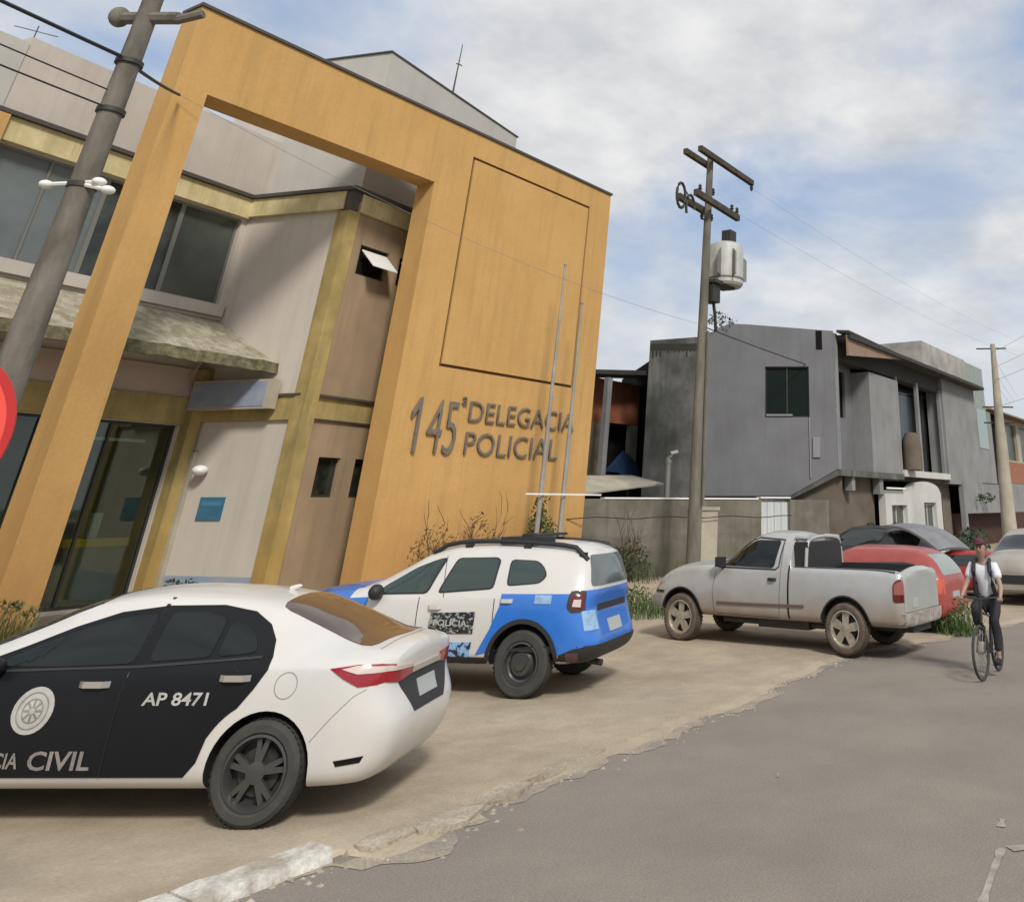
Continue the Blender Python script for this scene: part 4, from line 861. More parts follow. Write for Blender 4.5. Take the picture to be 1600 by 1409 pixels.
# ---------------------------------------------------------------- vehicles
def pchip(xs, ys, x):
    n = len(xs)
    if x <= xs[0]: return ys[0]
    if x >= xs[-1]: return ys[-1]
    i = max(k for k in range(n - 1) if xs[k] <= x)
    dl = [(ys[k + 1] - ys[k]) / (xs[k + 1] - xs[k]) for k in range(n - 1)]
    def sl_(k):
        if k == 0: return dl[0]
        if k == n - 1: return dl[-1]
        if dl[k - 1] * dl[k] <= 0: return 0
        return 2 * dl[k - 1] * dl[k] / (dl[k - 1] + dl[k])
    h = xs[i + 1] - xs[i]; t = (x - xs[i]) / h; a, b = sl_(i), sl_(i + 1)
    return ys[i] * (1 + 2 * t) * (1 - t) ** 2 + a * h * t * (1 - t) ** 2 + ys[i + 1] * t * t * (3 - 2 * t) + b * h * t * t * (t - 1)
def chaikin(P, n=1, closed=False):
    for _ in range(n):
        Q = [] if closed else [P[0]]
        m_ = len(P)
        for i in range(m_ if closed else m_ - 1):
            a, b = P[i], P[(i + 1) % m_]
            Q.append(tuple(a[k] * .75 + b[k] * .25 for k in range(len(a)))); Q.append(tuple(a[k] * .25 + b[k] * .75 for k in range(len(a))))
        if not closed: Q.append(P[-1])
        P = Q
    return P
def rcorn(P, d=.045):
    Q = []; n = len(P)
    for i in range(n):
        a, b, c = Vector(P[i - 1]), Vector(P[i]), Vector(P[(i + 1) % n]); la, lc_ = (a - b).length, (c - b).length
        k = min(d, la * .42, lc_ * .42); p, q = b + (a - b).normalized() * k, b + (c - b).normalized() * k
        Q += [tuple(p), tuple(p * .25 + b * .5 + q * .25), tuple(q)]
    return Q
class Car:
    def __init__(s, root, st, body_mat, arches, deform=None, cuts=(), crown=.04, name='body', ny=.56, zones=()):
        xs = [r_[0] for r_ in st]; X = []
        for a, b in zip(xs, xs[1:]):
            n_ = max(2, int((b - a) / .06)); X += [a + (b - a) * k / n_ for k in range(n_)]
        X.append(xs[-1]); rings = []
        for x in X:
            zb, zt_, ztop, wl, wb, wt = [pchip(xs, [r_[k] for r_ in st], x) for k in range(1, 7)]
            gh = ztop - zt_; r_ = min(.07, max(.01, gh * .3))
            half = [(0, zb), (wl * .8, zb), (wl - .01, zb + .05), (wl + .012, zb + .3 * (zt_ - zb)), (max(wl, wb) + .018, zb + .62 * (zt_ - zb)), (wb + .008, zt_ - .05), (wb - .012, zt_),
                    (wb * .5 + wt * .5 + .018 * min(1, gh * 3), zt_ + (gh - r_) * .5), (wt, ztop - r_), (wt * .86, ztop - .012), (wt * .45, ztop + crown * .75), (0, ztop + crown)]
            half = chaikin(half, 2)
            rings.append([(x, y, z) for y, z in half] + [(x, -y, z) for y, z in half[-2:0:-1]])
        vs = [v for r_ in rings for v in r_]; n = len(rings[0]); fs = []
        for i in range(len(rings) - 1):
            for k in range(n): fs.append((i * n + k, i * n + (k + 1) % n, (i + 1) * n + (k + 1) % n, (i + 1) * n + k))
        # end caps as shrinking rings
        for e_, base in ((0, 0), (1, (len(rings) - 1) * n)):
            R0 = rings[0 if e_ == 0 else -1]; cz = sum(v[2] for v in R0) / n; last = base
            for q in (.75, .45, .15):
                b = len(vs); vs += [(v[0], v[1] * q, cz + (v[2] - cz) * q) for v in R0]
                for k in range(n): fs.append((last + k, last + (k + 1) % n, b + (k + 1) % n, b + k))
                last = b
            fs.append(tuple(last + k for k in range(n)))
        if deform: vs = [deform(*v) for v in vs]
        me = bpy.data.meshes.new(name); me.from_pydata(vs, [], fs)
        bm = bmesh.new(); bm.from_mesh(me); bmesh.ops.recalc_face_normals(bm, faces=bm.faces); bm.to_mesh(me)
        s.bvh = BVHTree.FromBMesh(bm); bm.free()
        me.materials.append(body_mat); me.materials.append(M_plast)
        tmp = bpy.data.objects.new('tmp', me); COL.objects.link(tmp)
        cb = MB()
        for (ax_, az, ar) in arches:
            for sg_ in (1, -1):
                cb.tube([(ax_, sg_ * ny, az), (ax_, sg_ * 1.3, az)], ar, 40)
        cutter = cb.build('cut', M_plast); md = tmp.modifiers.new('b', 'BOOLEAN'); md.operation = 'DIFFERENCE'; md.object = cutter; md.solver = 'EXACT'
        c2 = None
        if cuts:
            cb = MB(); 
            for c in cuts: cb.box(*c)
            c2 = cb.build('cut2', M_plast); m2 = tmp.modifiers.new('b2', 'BOOLEAN'); m2.operation = 'DIFFERENCE'; m2.object = c2; m2.solver = 'EXACT'
        dg = bpy.context.evaluated_depsgraph_get(); dg.update()
        me2 = bpy.data.meshes.new_from_object(tmp.evaluated_get(dg)); me2.name = name
        for o in (tmp, cutter, c2):
            if o: bpy.data.objects.remove(o)
        me2.materials.clear(); me2.materials.append(body_mat); me2.materials.append(M_plast)
        for p in me2.polygons:
            c = p.center; dark = False
            for (ax_, az, ar) in arches:
                dd = math.hypot(c.x - ax_, c.z - az)
                if dd < ar * 1.01 and abs(c.y) > ny - .01 and (dd > ar * .97 or abs(abs(c.y) - ny) < .01) and (abs(p.normal.y) < .5 or abs(abs(c.y) - ny) < .01): dark = True
            for c_ in cuts:
                if c_[0] - .01 < c.x < c_[1] + .01 and c_[2] - .01 < c.y < c_[3] + .01 and c.z > c_[4] - .01 and (abs(c.z - c_[4]) < .01 or min(abs(c.x - c_[0]), abs(c.x - c_[1]), abs(c.y - c_[2]), abs(c.y - c_[3])) < .01): dark = True
            p.material_index = 1 if dark else 0; p.use_smooth = True
            if not dark:
                for zi, (zx0, zx1, zz0, zz1, zm) in enumerate(zones):
                    if zx0 < c.x < zx1 and zz0 < c.z < zz1: p.material_index = 2 + zi
        for z_ in zones: me2.materials.append(z_[4])
        me2.set_sharp_from_angle(angle=R(32))
        s.root = root; s.body = link(name, me2, root)
    def hit(s, a, b, ax_, off):
        if ax_ == 'L': o, d = Vector((a, 3, b)), Vector((0, -1, 0))
        elif ax_ == 'R': o, d = Vector((a, -3, b)), Vector((0, 1, 0))
        elif ax_ == 'B': o, d = Vector((-5, a, b)), Vector((1, 0, 0))
        elif ax_ == 'F': o, d = Vector((9, a, b)), Vector((-1, 0, 0))
        else: o, d = Vector((a, b, 5)), Vector((0, 0, -1))
        h = s.bvh.ray_cast(o, d)
        if h[0] is None:
            q = s.bvh.find_nearest(o + d * 2.4)
            p = q[0]
        else: p = h[0]
        return p - d * off
    def decal(s, name, poly, ax_, m_, off=.006, rnd=0, parent=None, res=.07, inner=None, thick=True):
        P = [tuple(p) for p in poly]
        if rnd: P = chaikin(P, rnd, True)
        bm = bmesh.new(); f = [bm.verts.new((p[0], p[1], 0)) for p in P]; bm.faces.new(f)
        bmesh.ops.triangulate(bm, faces=bm.faces[:])
        for _ in range(7):
            le = [e for e in bm.edges if e.calc_length() > res]
            if not le: break
            bmesh.ops.subdivide_edges(bm, edges=le, cuts=1); bmesh.ops.triangulate(bm, faces=bm.faces[:])
        for v in bm.verts: v.co = s.hit(v.co.x, v.co.y, ax_, off)
        if thick:
            be = [e for e in bm.edges if e.is_boundary]
            r_ = bmesh.ops.extrude_edge_only(bm, edges=be); dv = {'L': (0, -1, 0), 'R': (0, 1, 0), 'B': (1, 0, 0), 'F': (-1, 0, 0), 'T': (0, 0, -1)}[ax_]
            for v in [q for q in r_['geom'] if isinstance(q, bmesh.types.BMVert)]: v.co += Vector(dv) * (off + .012)
        bmesh.ops.recalc_face_normals(bm, faces=bm.faces[:])
        out = Vector({'L': (0, 1, 0), 'R': (0, -1, 0), 'B': (-1, 0, 0), 'F': (1, 0, 0), 'T': (0, 0, 1)}[ax_])
        if sum(f_.normal.dot(out) * f_.calc_area() for f_ in bm.faces) < 0: bmesh.ops.reverse_faces(bm, faces=bm.faces[:])
        me = bpy.data.meshes.new(name); bm.to_mesh(me); bm.free(); me.materials.append(m_)
        for p in me.polygons: p.use_smooth = True
        me.set_sharp_from_angle(angle=R(40))
        return link(name, me, parent or s.root)
    def line(s, name, pts, ax_, wd, m_, off=.009, parent=None):
        mb = MB()
        P = []
        for a, b in zip(pts, pts[1:]):
            n_ = max(1, int(math.hypot(b[0] - a[0], b[1] - a[1]) / .05))
            P += [(a[0] + (b[0] - a[0]) * k / n_, a[1] + (b[1] - a[1]) * k / n_) for k in range(n_)]
        P.append(pts[-1]); L_ = []
        for i, p in enumerate(P):
            q0, q1 = P[max(0, i - 1)], P[min(len(P) - 1, i + 1)]; dx_, dy_ = q1[0] - q0[0], q1[1] - q0[1]; l = math.hypot(dx_, dy_) or 1
            nx, ny = -dy_ / l * wd / 2, dx_ / l * wd / 2
            L_.append((s.hit(p[0] + nx, p[1] + ny, ax_, off), s.hit(p[0] - nx, p[1] - ny, ax_, off)))
        for a, b in zip(L_, L_[1:]): mb.poly([a[0], b[0], b[1], a[1]])
        return mb.build(name, m_, parent or s.root)
    def text(s, name, t, x_left, x_right, z0, z1, ax_, m_, off=.012, parent=None, bold=.01):
        me = text_mesh(t, 1.0, bold=bold)
        xa = min(v.co.x for v in me.vertices); xb = max(v.co.x for v in me.vertices); ya = min(v.co.y for v in me.vertices); yb = max(v.co.y for v in me.vertices)
        for v in me.vertices:
            u = (v.co.x - xa) / (xb - xa); w_ = (v.co.y - ya) / (yb - ya)
            v.co = s.hit(x_left + (x_right - x_left) * u, z0 + (z1 - z0) * w_, ax_, off)
        me.materials.clear(); me.materials.append(m_)
        return link(name, me, parent or s.root)
def wheel(root, x, y, r, wd, rr, style, tm, rm, spokes=5):
    sd = 1 if y > 0 else -1
    m = MB(); h = wd / 2
    m.lathe([(rr, -h * .8), (rr + .02, -h), (r - .035, -h), (r - .008, -h * .75), (r, -h * .4), (r, h * .4), (r - .008, h * .75), (r - .035, h), (rr + .02, h), (rr, h * .8), (rr - .02, h * .4), (rr - .02, -h * .4), (rr, -h * .8)], (0, 0, 0), 'Y', 40)
    n_ = 44
    for k in range(n_):       # tread blocks
        a = 2 * math.pi * k / n_
        for yy in (-.55, 0, .55):
            c = Vector((math.cos(a) * r, yy * h, math.sin(a) * r)); tx = Vector((-math.sin(a), 0, math.cos(a))) * (math.pi * r / n_ * .62); ty = Vector((0, h * .22, 0)); nr = Vector((math.cos(a), 0, math.sin(a))) * .002
            m.poly([c - tx - ty + nr, c + tx - ty + nr, c + tx + ty + nr, c - tx + ty + nr])
    w_ = m.build('wheel', tm, root, smooth=True, angle=30); w_.location = (x, y, r)
    m = MB(); yo = sd * h * .62
    m.lathe([(rr + .005, yo + sd * .03), (rr - .012, yo + sd * .035), (rr - .03, yo), (rr - .035, -yo * .2)], (0, 0, 0), 'Y', 40)
    if style == 'steel':
        m.lathe([(rr - .03, yo - sd * .02), (rr * .75, yo - sd * .035), (rr * .55, yo + sd * .01), (rr * .35, yo + sd * .015), (rr * .3, yo + sd * .04), (.001, yo + sd * .045)], (0, 0, 0), 'Y', 32)
    else:
        m.lathe([(.07, yo - sd * .02), (.07, yo + sd * .012), (.03, yo + sd * .02), (.001, yo + sd * .02)], (0, 0, 0), 'Y', 24)
        for k in range(spokes):
            a = 2 * math.pi * (k + .3) / spokes
            for da in ((-.16, .16) if style == 'twin' else (0,)):
                a0, a1 = a + da * .35, a + da; wi, wo = (.022, .016) if style == 'twin' else (.045, .06 if style == 'wide' else .03)
                d0, d1 = Vector((math.cos(a0), 0, math.sin(a0))), Vector((math.cos(a1), 0, math.sin(a1)))
                p0, p1 = Vector((-d0.z, 0, d0.x)), Vector((-d1.z, 0, d1.x))
                A_ = d0 * .05; B_ = d1 * (rr - .015)
                f_ = [A_ - p0 * wi, A_ + p0 * wi, B_ + p1 * wo, B_ - p1 * wo]
                yy0 = Vector((0, yo + sd * .012, 0)); yy1 = Vector((0, yo + sd * .0, 0)); bk = Vector((0, -sd * .03, 0))
                top = [f_[0] + yy0, f_[1] + yy0, f_[2] + yy1, f_[3] + yy1]; bot = [q + bk for q in top]
                m.raw(top + bot, [(0, 1, 2, 3), (0, 4, 5, 1), (1, 5, 6, 2), (2, 6, 7, 3), (3, 7, 4, 0)])
    m.build('rim', rm, w_, smooth=True, angle=30)
    m = MB(); m.lathe([(rr - .02, -yo * .1), (.001, -yo * .1)], (0, 0, 0), 'Y', 32)
    m.lathe([(rr * .68, yo * .2), (rr * .66, yo * .3), (.001, yo * .3)], (0, 0, 0), 'Y', 32); m.build('brake_disc', M_iron, w_)
    return w_
def arc(cx_, cz_, r, a0, a1, n=12): return [(cx_ + r * math.cos(R(a0 + (a1 - a0) * k / n)), cz_ + r * math.sin(R(a0 + (a1 - a0) * k / n))) for k in range(n + 1)]
def hd(a): return Vector((math.cos(R(a)), math.sin(R(a)), 0))
def place(wx, wy, a, sc, half, shift=0):   # wheel contact point of the near rear wheel -> origin on the axle centre line
    h = hd(a); n_ = Vector((h.y, -h.x, 0)); return Vector((wx, wy, 0)) + h * shift + n_ * half * sc

# ===== white and black police sedan
SC = .92; A_C = 119
o_ = place(4.716, 6.558, A_C, SC, .80, .06)
sed = thing('police_sedan', 'white police sedan with matt black doors and round crest, nearest car', 'car', (o_.x, o_.y, .03), R(A_C), 'police cars', SC)
st = [(-.90, .36, .80, .88, .48, .46, .42), (-.885, .30, .88, .99, .60, .57, .52), (-.85, .25, .95, 1.06, .69, .67, .60), (-.74, .22, .99, 1.09, .79, .775, .66), (-.5, .21, 1.01, 1.12, .855, .845, .66),
      (-.1, .20, 1.01, 1.27, .88, .875, .60), (.3, .20, 1.0, 1.395, .885, .88, .575), (.8, .20, .98, 1.45, .885, .88, .58), (1.3, .20, .965, 1.465, .885, .875, .59), (1.75, .20, .955, 1.42, .885, .87, .60), (2.1, .20, .95, 1.30, .885, .865, .62),
      (2.6, .20, .94, 1.09, .885, .855, .70), (2.9, .20, .90, 1.0, .88, .84, .72), (3.2, .20, .84, .93, .86, .82, .68), (3.5, .22, .72, .80, .78, .74, .58), (3.6, .3, .6, .66, .6, .58, .45)]
def df(x, y, z):
    if x < -.55:
        k = min(1, (-.55 - x) / .4)
        x -= k * (.055 * math.exp(-((z - .56) / .16) ** 2) - .05 * math.exp(-((z - .86) / .13) ** 2) - .07 * math.exp(-((z - .22) / .12) ** 2))
    return (x, y, z)
cr_ = Car(sed, st, M_cwhite, [(0, .335, .385), (2.7, .335, .385)], df)
rear_edge = [(.53, .31), (.455, .40), (.415, .55)] + arc(0, .335, .465, 32, 60, 5)[1:] + [(.14, .86), (.07, .98)]
top_f = [(1.16, 1.385), (1.5, 1.345), (1.8, 1.25), (2.1, 1.13), (2.45, 1.0)]
rd = cr_.decal('rear_door', rear_edge + [(.08, 1.06), (.13, 1.16), (.24, 1.26), (.42, 1.345), (.7, 1.39), (1.155, 1.388), (1.15, .31)], 'L', M_cblack, .006)
fd = cr_.decal('front_door', [(1.162, .31)] + [(1.17, 1.385)] + top_f[1:] + [(2.5, .9), (2.32, .74), (2.27, .6), (2.24, .31)], 'L', M_cblack, .006)
cr_.decal('front_fender_panel', [(2.25, .31), (2.28, .6), (2.34, .74), (2.51, .9), (2.52, .98), (2.9, .9), (3.2, .8), (3.2, .74), (2.9, .78), (2.7, .79), (2.5, .74), (2.32, .6), (2.27, .31)], 'L', M_cblack, .005)
def mirror_door(name, pts): return cr_.decal(name, pts, 'R', M_cblack, .006)
mirror_door('rear_door', rear_edge + [(.08, 1.06), (.13, 1.16), (.24, 1.26), (.42, 1.345), (.7, 1.39), (1.155, 1.388), (1.15, .31)])
mirror_door('front_door', [(1.162, .31)] + [(1.17, 1.385)] + top_f[1:] + [(2.5, .9), (2.32, .74), (2.27, .6), (2.24, .31)])
for (d_, nm, pts) in ((fd, 'window', [(2.28, 1.0), (1.7, 1.0), (1.16, 1.02), (1.17, 1.34), (1.5, 1.30), (1.8, 1.21), (2.08, 1.10)]), (rd, 'window', [(1.04, 1.03), (.57, 1.06), (.60, 1.30), (.78, 1.345), (1.07, 1.345)]), (rd, 'quarter_window', [(.52, 1.06), (.22, 1.09), (.30, 1.2), (.42, 1.26), (.545, 1.29)])):
    cr_.decal(nm, rcorn(pts), 'L', M_cglass2, .012, parent=d_)
cr_.line('window_trim', [(2.4, .965), (1.7, .985), (1.1, 1.0), (.55, 1.035), (.16, 1.06)], 'L', .016, M_plast, .012, rd)
cr_.line('door_seam', [(1.165, 1.40), (1.162, 1.0), (1.155, .31)], 'L', .018, mat('door gap', (.004, .004, .004), .9), .009, fd)
def handle(car, d_, x, z, ax_='L', m_=M_chrome, L_=.24, sl_=-.06):
    P = [car.hit(x - L_ / 2, z, ax_, .012), car.hit(x - L_ * .3, z, ax_, .04), car.hit(x + L_ * .3, z, ax_, .04), car.hit(x + L_ / 2, z, ax_, .012)]
    sg_ = 1 if ax_ == 'L' else -1; mb = MB()
    for q in range(3):
        a, b = P[q], P[q + 1]; u = Vector((0, 0, .021))
        mb.raw([a - u, b - u, b + u, a + u, a - u - Vector((0, sg_ * .02, 0)), b - u - Vector((0, sg_ * .02, 0)), b + u - Vector((0, sg_ * .02, 0)), a + u - Vector((0, sg_ * .02, 0))], [(0, 1, 2, 3), (0, 4, 5, 1), (3, 2, 6, 7), (0, 3, 7, 4), (1, 5, 6, 2)])
    return mb.build('handle', m_, d_, smooth=True, angle=50)
handle(cr_, rd, .30, .93); handle(cr_, fd, 1.38, .89)
# crest and lettering
cr_.decal('crest', [(1.79 + .155 * math.cos(a), .725 + .15 * math.sin(a)) for a in [2 * math.pi * k / 28 for k in range(28)]], 'L', M_decal, .010, parent=fd)
for rr_ in (.115, .075):
    cr_.line('crest_ring', [(1.79 + rr_ * math.cos(a), .725 + rr_ * math.sin(a)) for a in [2 * math.pi * k / 24 for k in range(25)]], 'L', .007, M_decald, .014, fd)
for k in range(8):
    a = 2 * math.pi * k / 8; cr_.line('crest_ray', [(1.79 + .02 * math.cos(a), .725 + .02 * math.sin(a)), (1.79 + .07 * math.cos(a), .725 + .07 * math.sin(a))], 'L', .012, M_decald, .014, fd)
cr_.text('lettering', 'POLÍCIA', 2.22, 1.78, .365, .49, 'L', M_decald, .012, fd, .02)
cr_.text('lettering', 'CIVIL', 1.71, 1.24, .355, .475, 'L', M_decald, .012, fd, .02)
cr_.text('lettering', 'AP 8471', .97, .47, .755, .84, 'L', M_decal, .012, rd, .02)
# glass, lamps, rear
cr_.decal('rear_window', rcorn([(.26, .50), (.27, 0), (.26, -.50), (-.60, -.58), (-.70, 0), (-.60, .58)], .09), 'T', M_rglass, .006)
cr_.decal('windscreen', rcorn([(1.72, .55), (1.74, 0), (1.72, -.55), (2.55, -.66), (2.66, 0), (2.55, .66)], .09), 'T', M_cglass, .006)
lm = cr_.decal('tail_lamp', [(-.41, .985), (-.52, .92), (-.64, .86), (-.76, .865), (-.84, .88), (-.84, .985), (-.76, 1.0), (-.6, 1.005)], 'L', M_lampr, .010)
cr_.decal('clear_strip', [(-.5, .98), (-.62, .945), (-.83, .945), (-.83, .98), (-.6, 1.0)], 'L', M_lampc, .016, parent=lm)
lm = cr_.decal('tail_lamp', [(.70, .87), (.56, .855), (.32, .885), (.32, .95), (.56, .965), (.70, .98)], 'B', M_lampr, .010)
cr_.decal('clear_strip', [(.70, .945), (.34, .93), (.34, .952), (.56, .967), (.70, .98)], 'B', M_lampc, .016, parent=lm)
cr_.decal('tail_lamp', [(-.70, .87), (-.56, .855), (-.32, .885), (-.32, .95), (-.56, .965), (-.70, .98)], 'B', M_lampr, .010)
cr_.decal('trunk_recess', [(.56, .85), (.34, .62), (-.34, .62), (-.56, .85), (-.32, .875), (.32, .875)], 'B', M_plast, .004)
cr_.decal('number_plate', [(.20, .70), (-.20, .70), (-.20, .82), (.20, .82)], 'B', M_plate, .012)
cr_.decal('chrome_bar', [(.33, .885), (-.33, .885), (-.33, .925), (.33, .925)], 'B', M_chrome, .014)
cr_.decal('bumper_vent', [(-.56, .40), (-.76, .42), (-.74, .38), (-.58, .365)], 'L', M_dark, .006)
cr_.line('bumper_seam', [(-.36, .52), (-.48, .66), (-.62, .80), (-.7, .84)], 'L', .006, mat('panel seam grey', (.25, .24, .22), .8), .002)  # grey line drawn along the bumper joint
cr_.line('trunk_seam', [(-.68, .60), (-.74, 0), (-.68, -.60)], 'T', .007, mat('panel seam grey', (.25, .24, .22), .8), .003)
fl = cr_.line('fuel_flap', [(-.1 + .085 * math.cos(a), .88 + .085 * math.sin(a)) for a in [2 * math.pi * k / 24 for k in range(25)]], 'L', .006, mat('panel seam grey', (.25, .24, .22), .8), .002)
cr_.line('roof_seam', [(1.16, .60), (1.16, .52)], 'T', .03, M_plast, .006)
m = MB(); c = cr_.hit(.45, 0, 'T', 0); m.tube([c, c + Vector((-.07, 0, .03)), c + Vector((-.09, 0, .03))], [.03, .015, .004], 8); m.build('roof_antenna', M_cwhite, sed, smooth=True)
m = MB(); c = cr_.hit(2.2, 1.0, 'L', .02); m.ball(c + Vector((0, .08, 0)), .1, 8, (.9, .9, .65)); m.build('mirror', M_cblack, sed, smooth=True)
for y in (.80, -.80):
    for x in (0, 2.7): wheel(sed, x, y, .335, .21, .235, 'twin', M_tyre, M_rimb, 5)

# ===== white and blue police SUV
A_S = 108.5
o_ = place(8.72, 8.00, A_S, .975, .80)
suv = thing('police_suv', 'white and blue police SUV with black roof rails parked nose to the wall', 'car', (o_.x, o_.y, .03), R(A_S), 'police cars', .975)
st = [(-.78, .50, .95, 1.04, .52, .50, .45), (-.765, .42, 1.0, 1.12, .66, .62, .54), (-.72, .36, 1.03, 1.30, .76, .74, .55), (-.62, .33, 1.04, 1.47, .83, .81, .57), (-.42, .32, 1.045, 1.54, .875, .86, .60), (0, .31, 1.045, 1.57, .895, .88, .61),
      (.6, .30, 1.035, 1.585, .895, .885, .62), (1.1, .30, 1.02, 1.565, .895, .88, .63), (1.45, .30, 1.01, 1.49, .895, .88, .64), (1.85, .30, 1.0, 1.30, .895, .87, .67), (2.25, .30, .99, 1.12, .895, .865, .72),
      (2.7, .32, .97, 1.06, .90, .86, .72), (3.1, .34, .92, 1.0, .87, .82, .68), (3.35, .38, .8, .9, .80, .72, .6), (3.42, .45, .7, .76, .6, .55, .45)]
def df2(x, y, z):
    if x < -.4:
        k = min(1, (-.4 - x) / .4); x -= k * (.09 * math.exp(-((z - .52) / .17) ** 2) - .03 * math.exp(-((z - .9) / .12) ** 2) + .05 * math.exp(-((z - 1.5) / .06) ** 2))
    return (x, y, z)
sv = Car(suv, st, M_cwhite, [(0, .345, .415), (2.67, .345, .415)], df2, zones=[(-1.2, -.58, .5, 1.07, M_cblue), (-1.2, -.55, 0, .51, M_plast), (2.35, 4, .5, 1.3, M_cblue), (2.9, 4, 0, .5, M_plast)])
ar_ = arc(0, .345, .45, 5, 180, 16)
for sd in ('L', 'R'):
    sv.decal('rear_fender', [(.34, 1.05), (.34, .92), (.43, .68), (.58, .42)] + [p for p in arc(0, .345, .44, 14, 166, 14)] + [(-.5, .42), (-.74, .5), (-.74, 1.06)], sd, M_cblue, .006)
    sv.line('arch_trim', arc(0, .345, .432, -4, 184, 24), sd, .05, M_plast, .02)
    sv.line('arch_trim', arc(2.67, .345, .432, -4, 184, 24), sd, .05, M_plast, .02)
    sv.decal('sill_trim', [(2.2, .30), (.42, .30), (.44, .40), (2.2, .40)], sd, M_plast, .015)
    sv.decal('front_fender', [(2.12, .99), (2.14, .62), (2.22, .45)] + arc(2.67, .345, .47, 160, 10, 12) + [(3.2, .5), (3.2, .84), (2.8, .95)], sd, M_cblue, .006)
    d1 = sv.line('door_seam', [(1.42, 1.0), (1.38, .4)], sd, .010, M_dark, .003); d2 = sv.line('door_seam', [(.42, 1.0), (.40, .72), (.52, .45)], sd, .010, M_dark, .003)
    sv.line('door_seam', [(1.10, 1.0), (1.24, 1.44)], sd, .008, M_dark, .003)
    for nm, pts in (('window', [(2.02, 1.03), (1.94, 1.12), (1.62, 1.30), (1.36, 1.39), (1.24, 1.41), (1.35, 1.05)]), ('window', [(1.17, 1.06), (1.05, 1.41), (.56, 1.42), (.50, 1.39), (.49, 1.11)]), ('quarter_window', [(.29, 1.14), (.33, 1.40), (-.0, 1.39), (-.10, 1.33), (-.17, 1.24), (-.10, 1.17)])):
        sv.decal('window_trim', [(sum(p[0] for p in pts) / len(pts) + (p[0] - sum(q[0] for q in pts) / len(pts)) * 1.08, sum(p[1] for p in pts) / len(pts) + (p[1] - sum(q[1] for q in pts) / len(pts)) * 1.08) for p in rcorn(pts)], sd, M_plast, .006)
        sv.decal(nm, rcorn(pts), sd, mat('greenish car glass', (.03, .05, .045), .05, spec=.8), .011)
    handle(sv, suv, 1.18, .90, sd, M_cwhite, .18); handle(sv, suv, .26, .98, sd, M_cwhite, .16)
    # roof rail
    m = MB(); sg_ = 1 if sd == 'L' else -1
    pts = []
    for k in range(13):
        x = -.62 + 2.1 * k / 12; p = sv.hit(x, sg_ * .57, 'T', 0); e_ = min(k, 12 - k); p.z += [.0, .045][min(1, e_)] + .012; pts.append(p)
    m.tube(pts, .028, 8)
    for x in (-.55, .2, 1.0): p = sv.hit(x, sg_ * .57, 'T', 0); m.box(p.x - .05, p.x + .05, p.y - .02, p.y + .02, p.z - .01, p.z + .045)
    m.build('roof_rail', M_plast, suv, smooth=True)
m = MB(); p = sv.hit(.25, 0, 'T', 0)
m.box(.16, .30, -.58, .58, p.z + .03, p.z + .06); m.box(-.14, .58, .53, .585, p.z - .05, p.z + .035); m.build('light_bar', M_plast, suv)
m = MB(); m.box(.17, .29, .40, .57, p.z + .061, p.z + .075); m.build('light_bar_lens', M_iron, suv)
sv.decal('bonnet', [(2.3, .7), (2.3, -.7), (3.25, -.66), (3.25, .66)], 'T', M_cblue, .004)
sv.decal('tailgate', [(.86, .52), (-.86, .52), (-.86, 1.09), (.86, 1.09)], 'B', M_cblue, .005)
sv.decal('rear_window', rcorn([(.66, 1.13), (.52, 1.46), (-.52, 1.46), (-.66, 1.13)]), 'B', mat('pale reflecting rear glass', (.10, .12, .12), .08, spec=1.0), .009)
sv.decal('rear_bumper', [(.9, .30), (-.9, .30), (-.9, .53), (.9, .53)], 'B', M_plast, .02)
sv.decal('rear_bumper', [(-.44, .33), (-.74, .33), (-.74, .52), (-.62, .50), (-.46, .44)], 'L', M_plast, .012)
sv.decal('reflector', [(-.54, .36), (-.68, .36), (-.68, .46), (-.54, .46)], 'L', mat('smoky reflector', (.10, .05, .05), .3), .016)
for ys in (1, -1):
    ho = sv.decal('tail_lamp', rcorn([(-.52, 1.09), (-.50, .92), (-.56, .86), (-.70, .87), (-.70, 1.09)]), 'L' if ys > 0 else 'R', M_plast, .012)
    sv.decal('lens', rcorn([(-.555, 1.065), (-.54, .93), (-.59, .89), (-.685, .90), (-.685, 1.065)], .02), 'L' if ys > 0 else 'R', M_lampd, .017, parent=ho)
    sv.decal('inner_lens', [(-.58, 1.0), (-.57, .93), (-.66, .92), (-.66, 1.0)], 'L' if ys > 0 else 'R', M_lampc, .02, parent=ho)
    sv.decal('tail_lamp', [(ys * .85, .89), (ys * .76, .89), (ys * .76, 1.06), (ys * .85, 1.06)], 'B', M_lampd, .012)
sv.decal('number_plate', [(.22, .62), (-.22, .62), (-.22, .75), (.22, .75)], 'B', M_plate, .012)
sv.decal('tailgate_trim', [(.5, .86), (-.5, .86), (-.5, .93), (.5, .93)], 'B', M_plast, .012)
sv.decal('sticker', [(.80, .68), (.56, .68), (.56, .88), (.80, .88)], 'B', M_lblue, .012)
sv.decal('sticker', [(-.10, 1.045), (-.31, 1.045), (-.31, .955), (-.10, .955)], 'L', M_lblue, .012)
sv.decal('dark_sticker', [(1.22, .63), (1.22, .84), (.64, .86), (.64, .64)], 'L', M_sticker, .012)
sv.decal('blue_sticker', [(1.24, .40), (1.24, .54), (.64, .55), (.66, .40)], 'L', M_stickb, .012)
sv.text('lettering', 'POLÍCIA', 1.16, .72, .71, .79, 'L', M_decal, .018, None, .02)
m = MB(); c = sv.hit(1.98, 1.03, 'L', .02); m.ball(c + Vector((0, .09, .02)), .11, 8, (.8, .95, .8)); m.build('mirror', M_plast, suv, smooth=True)
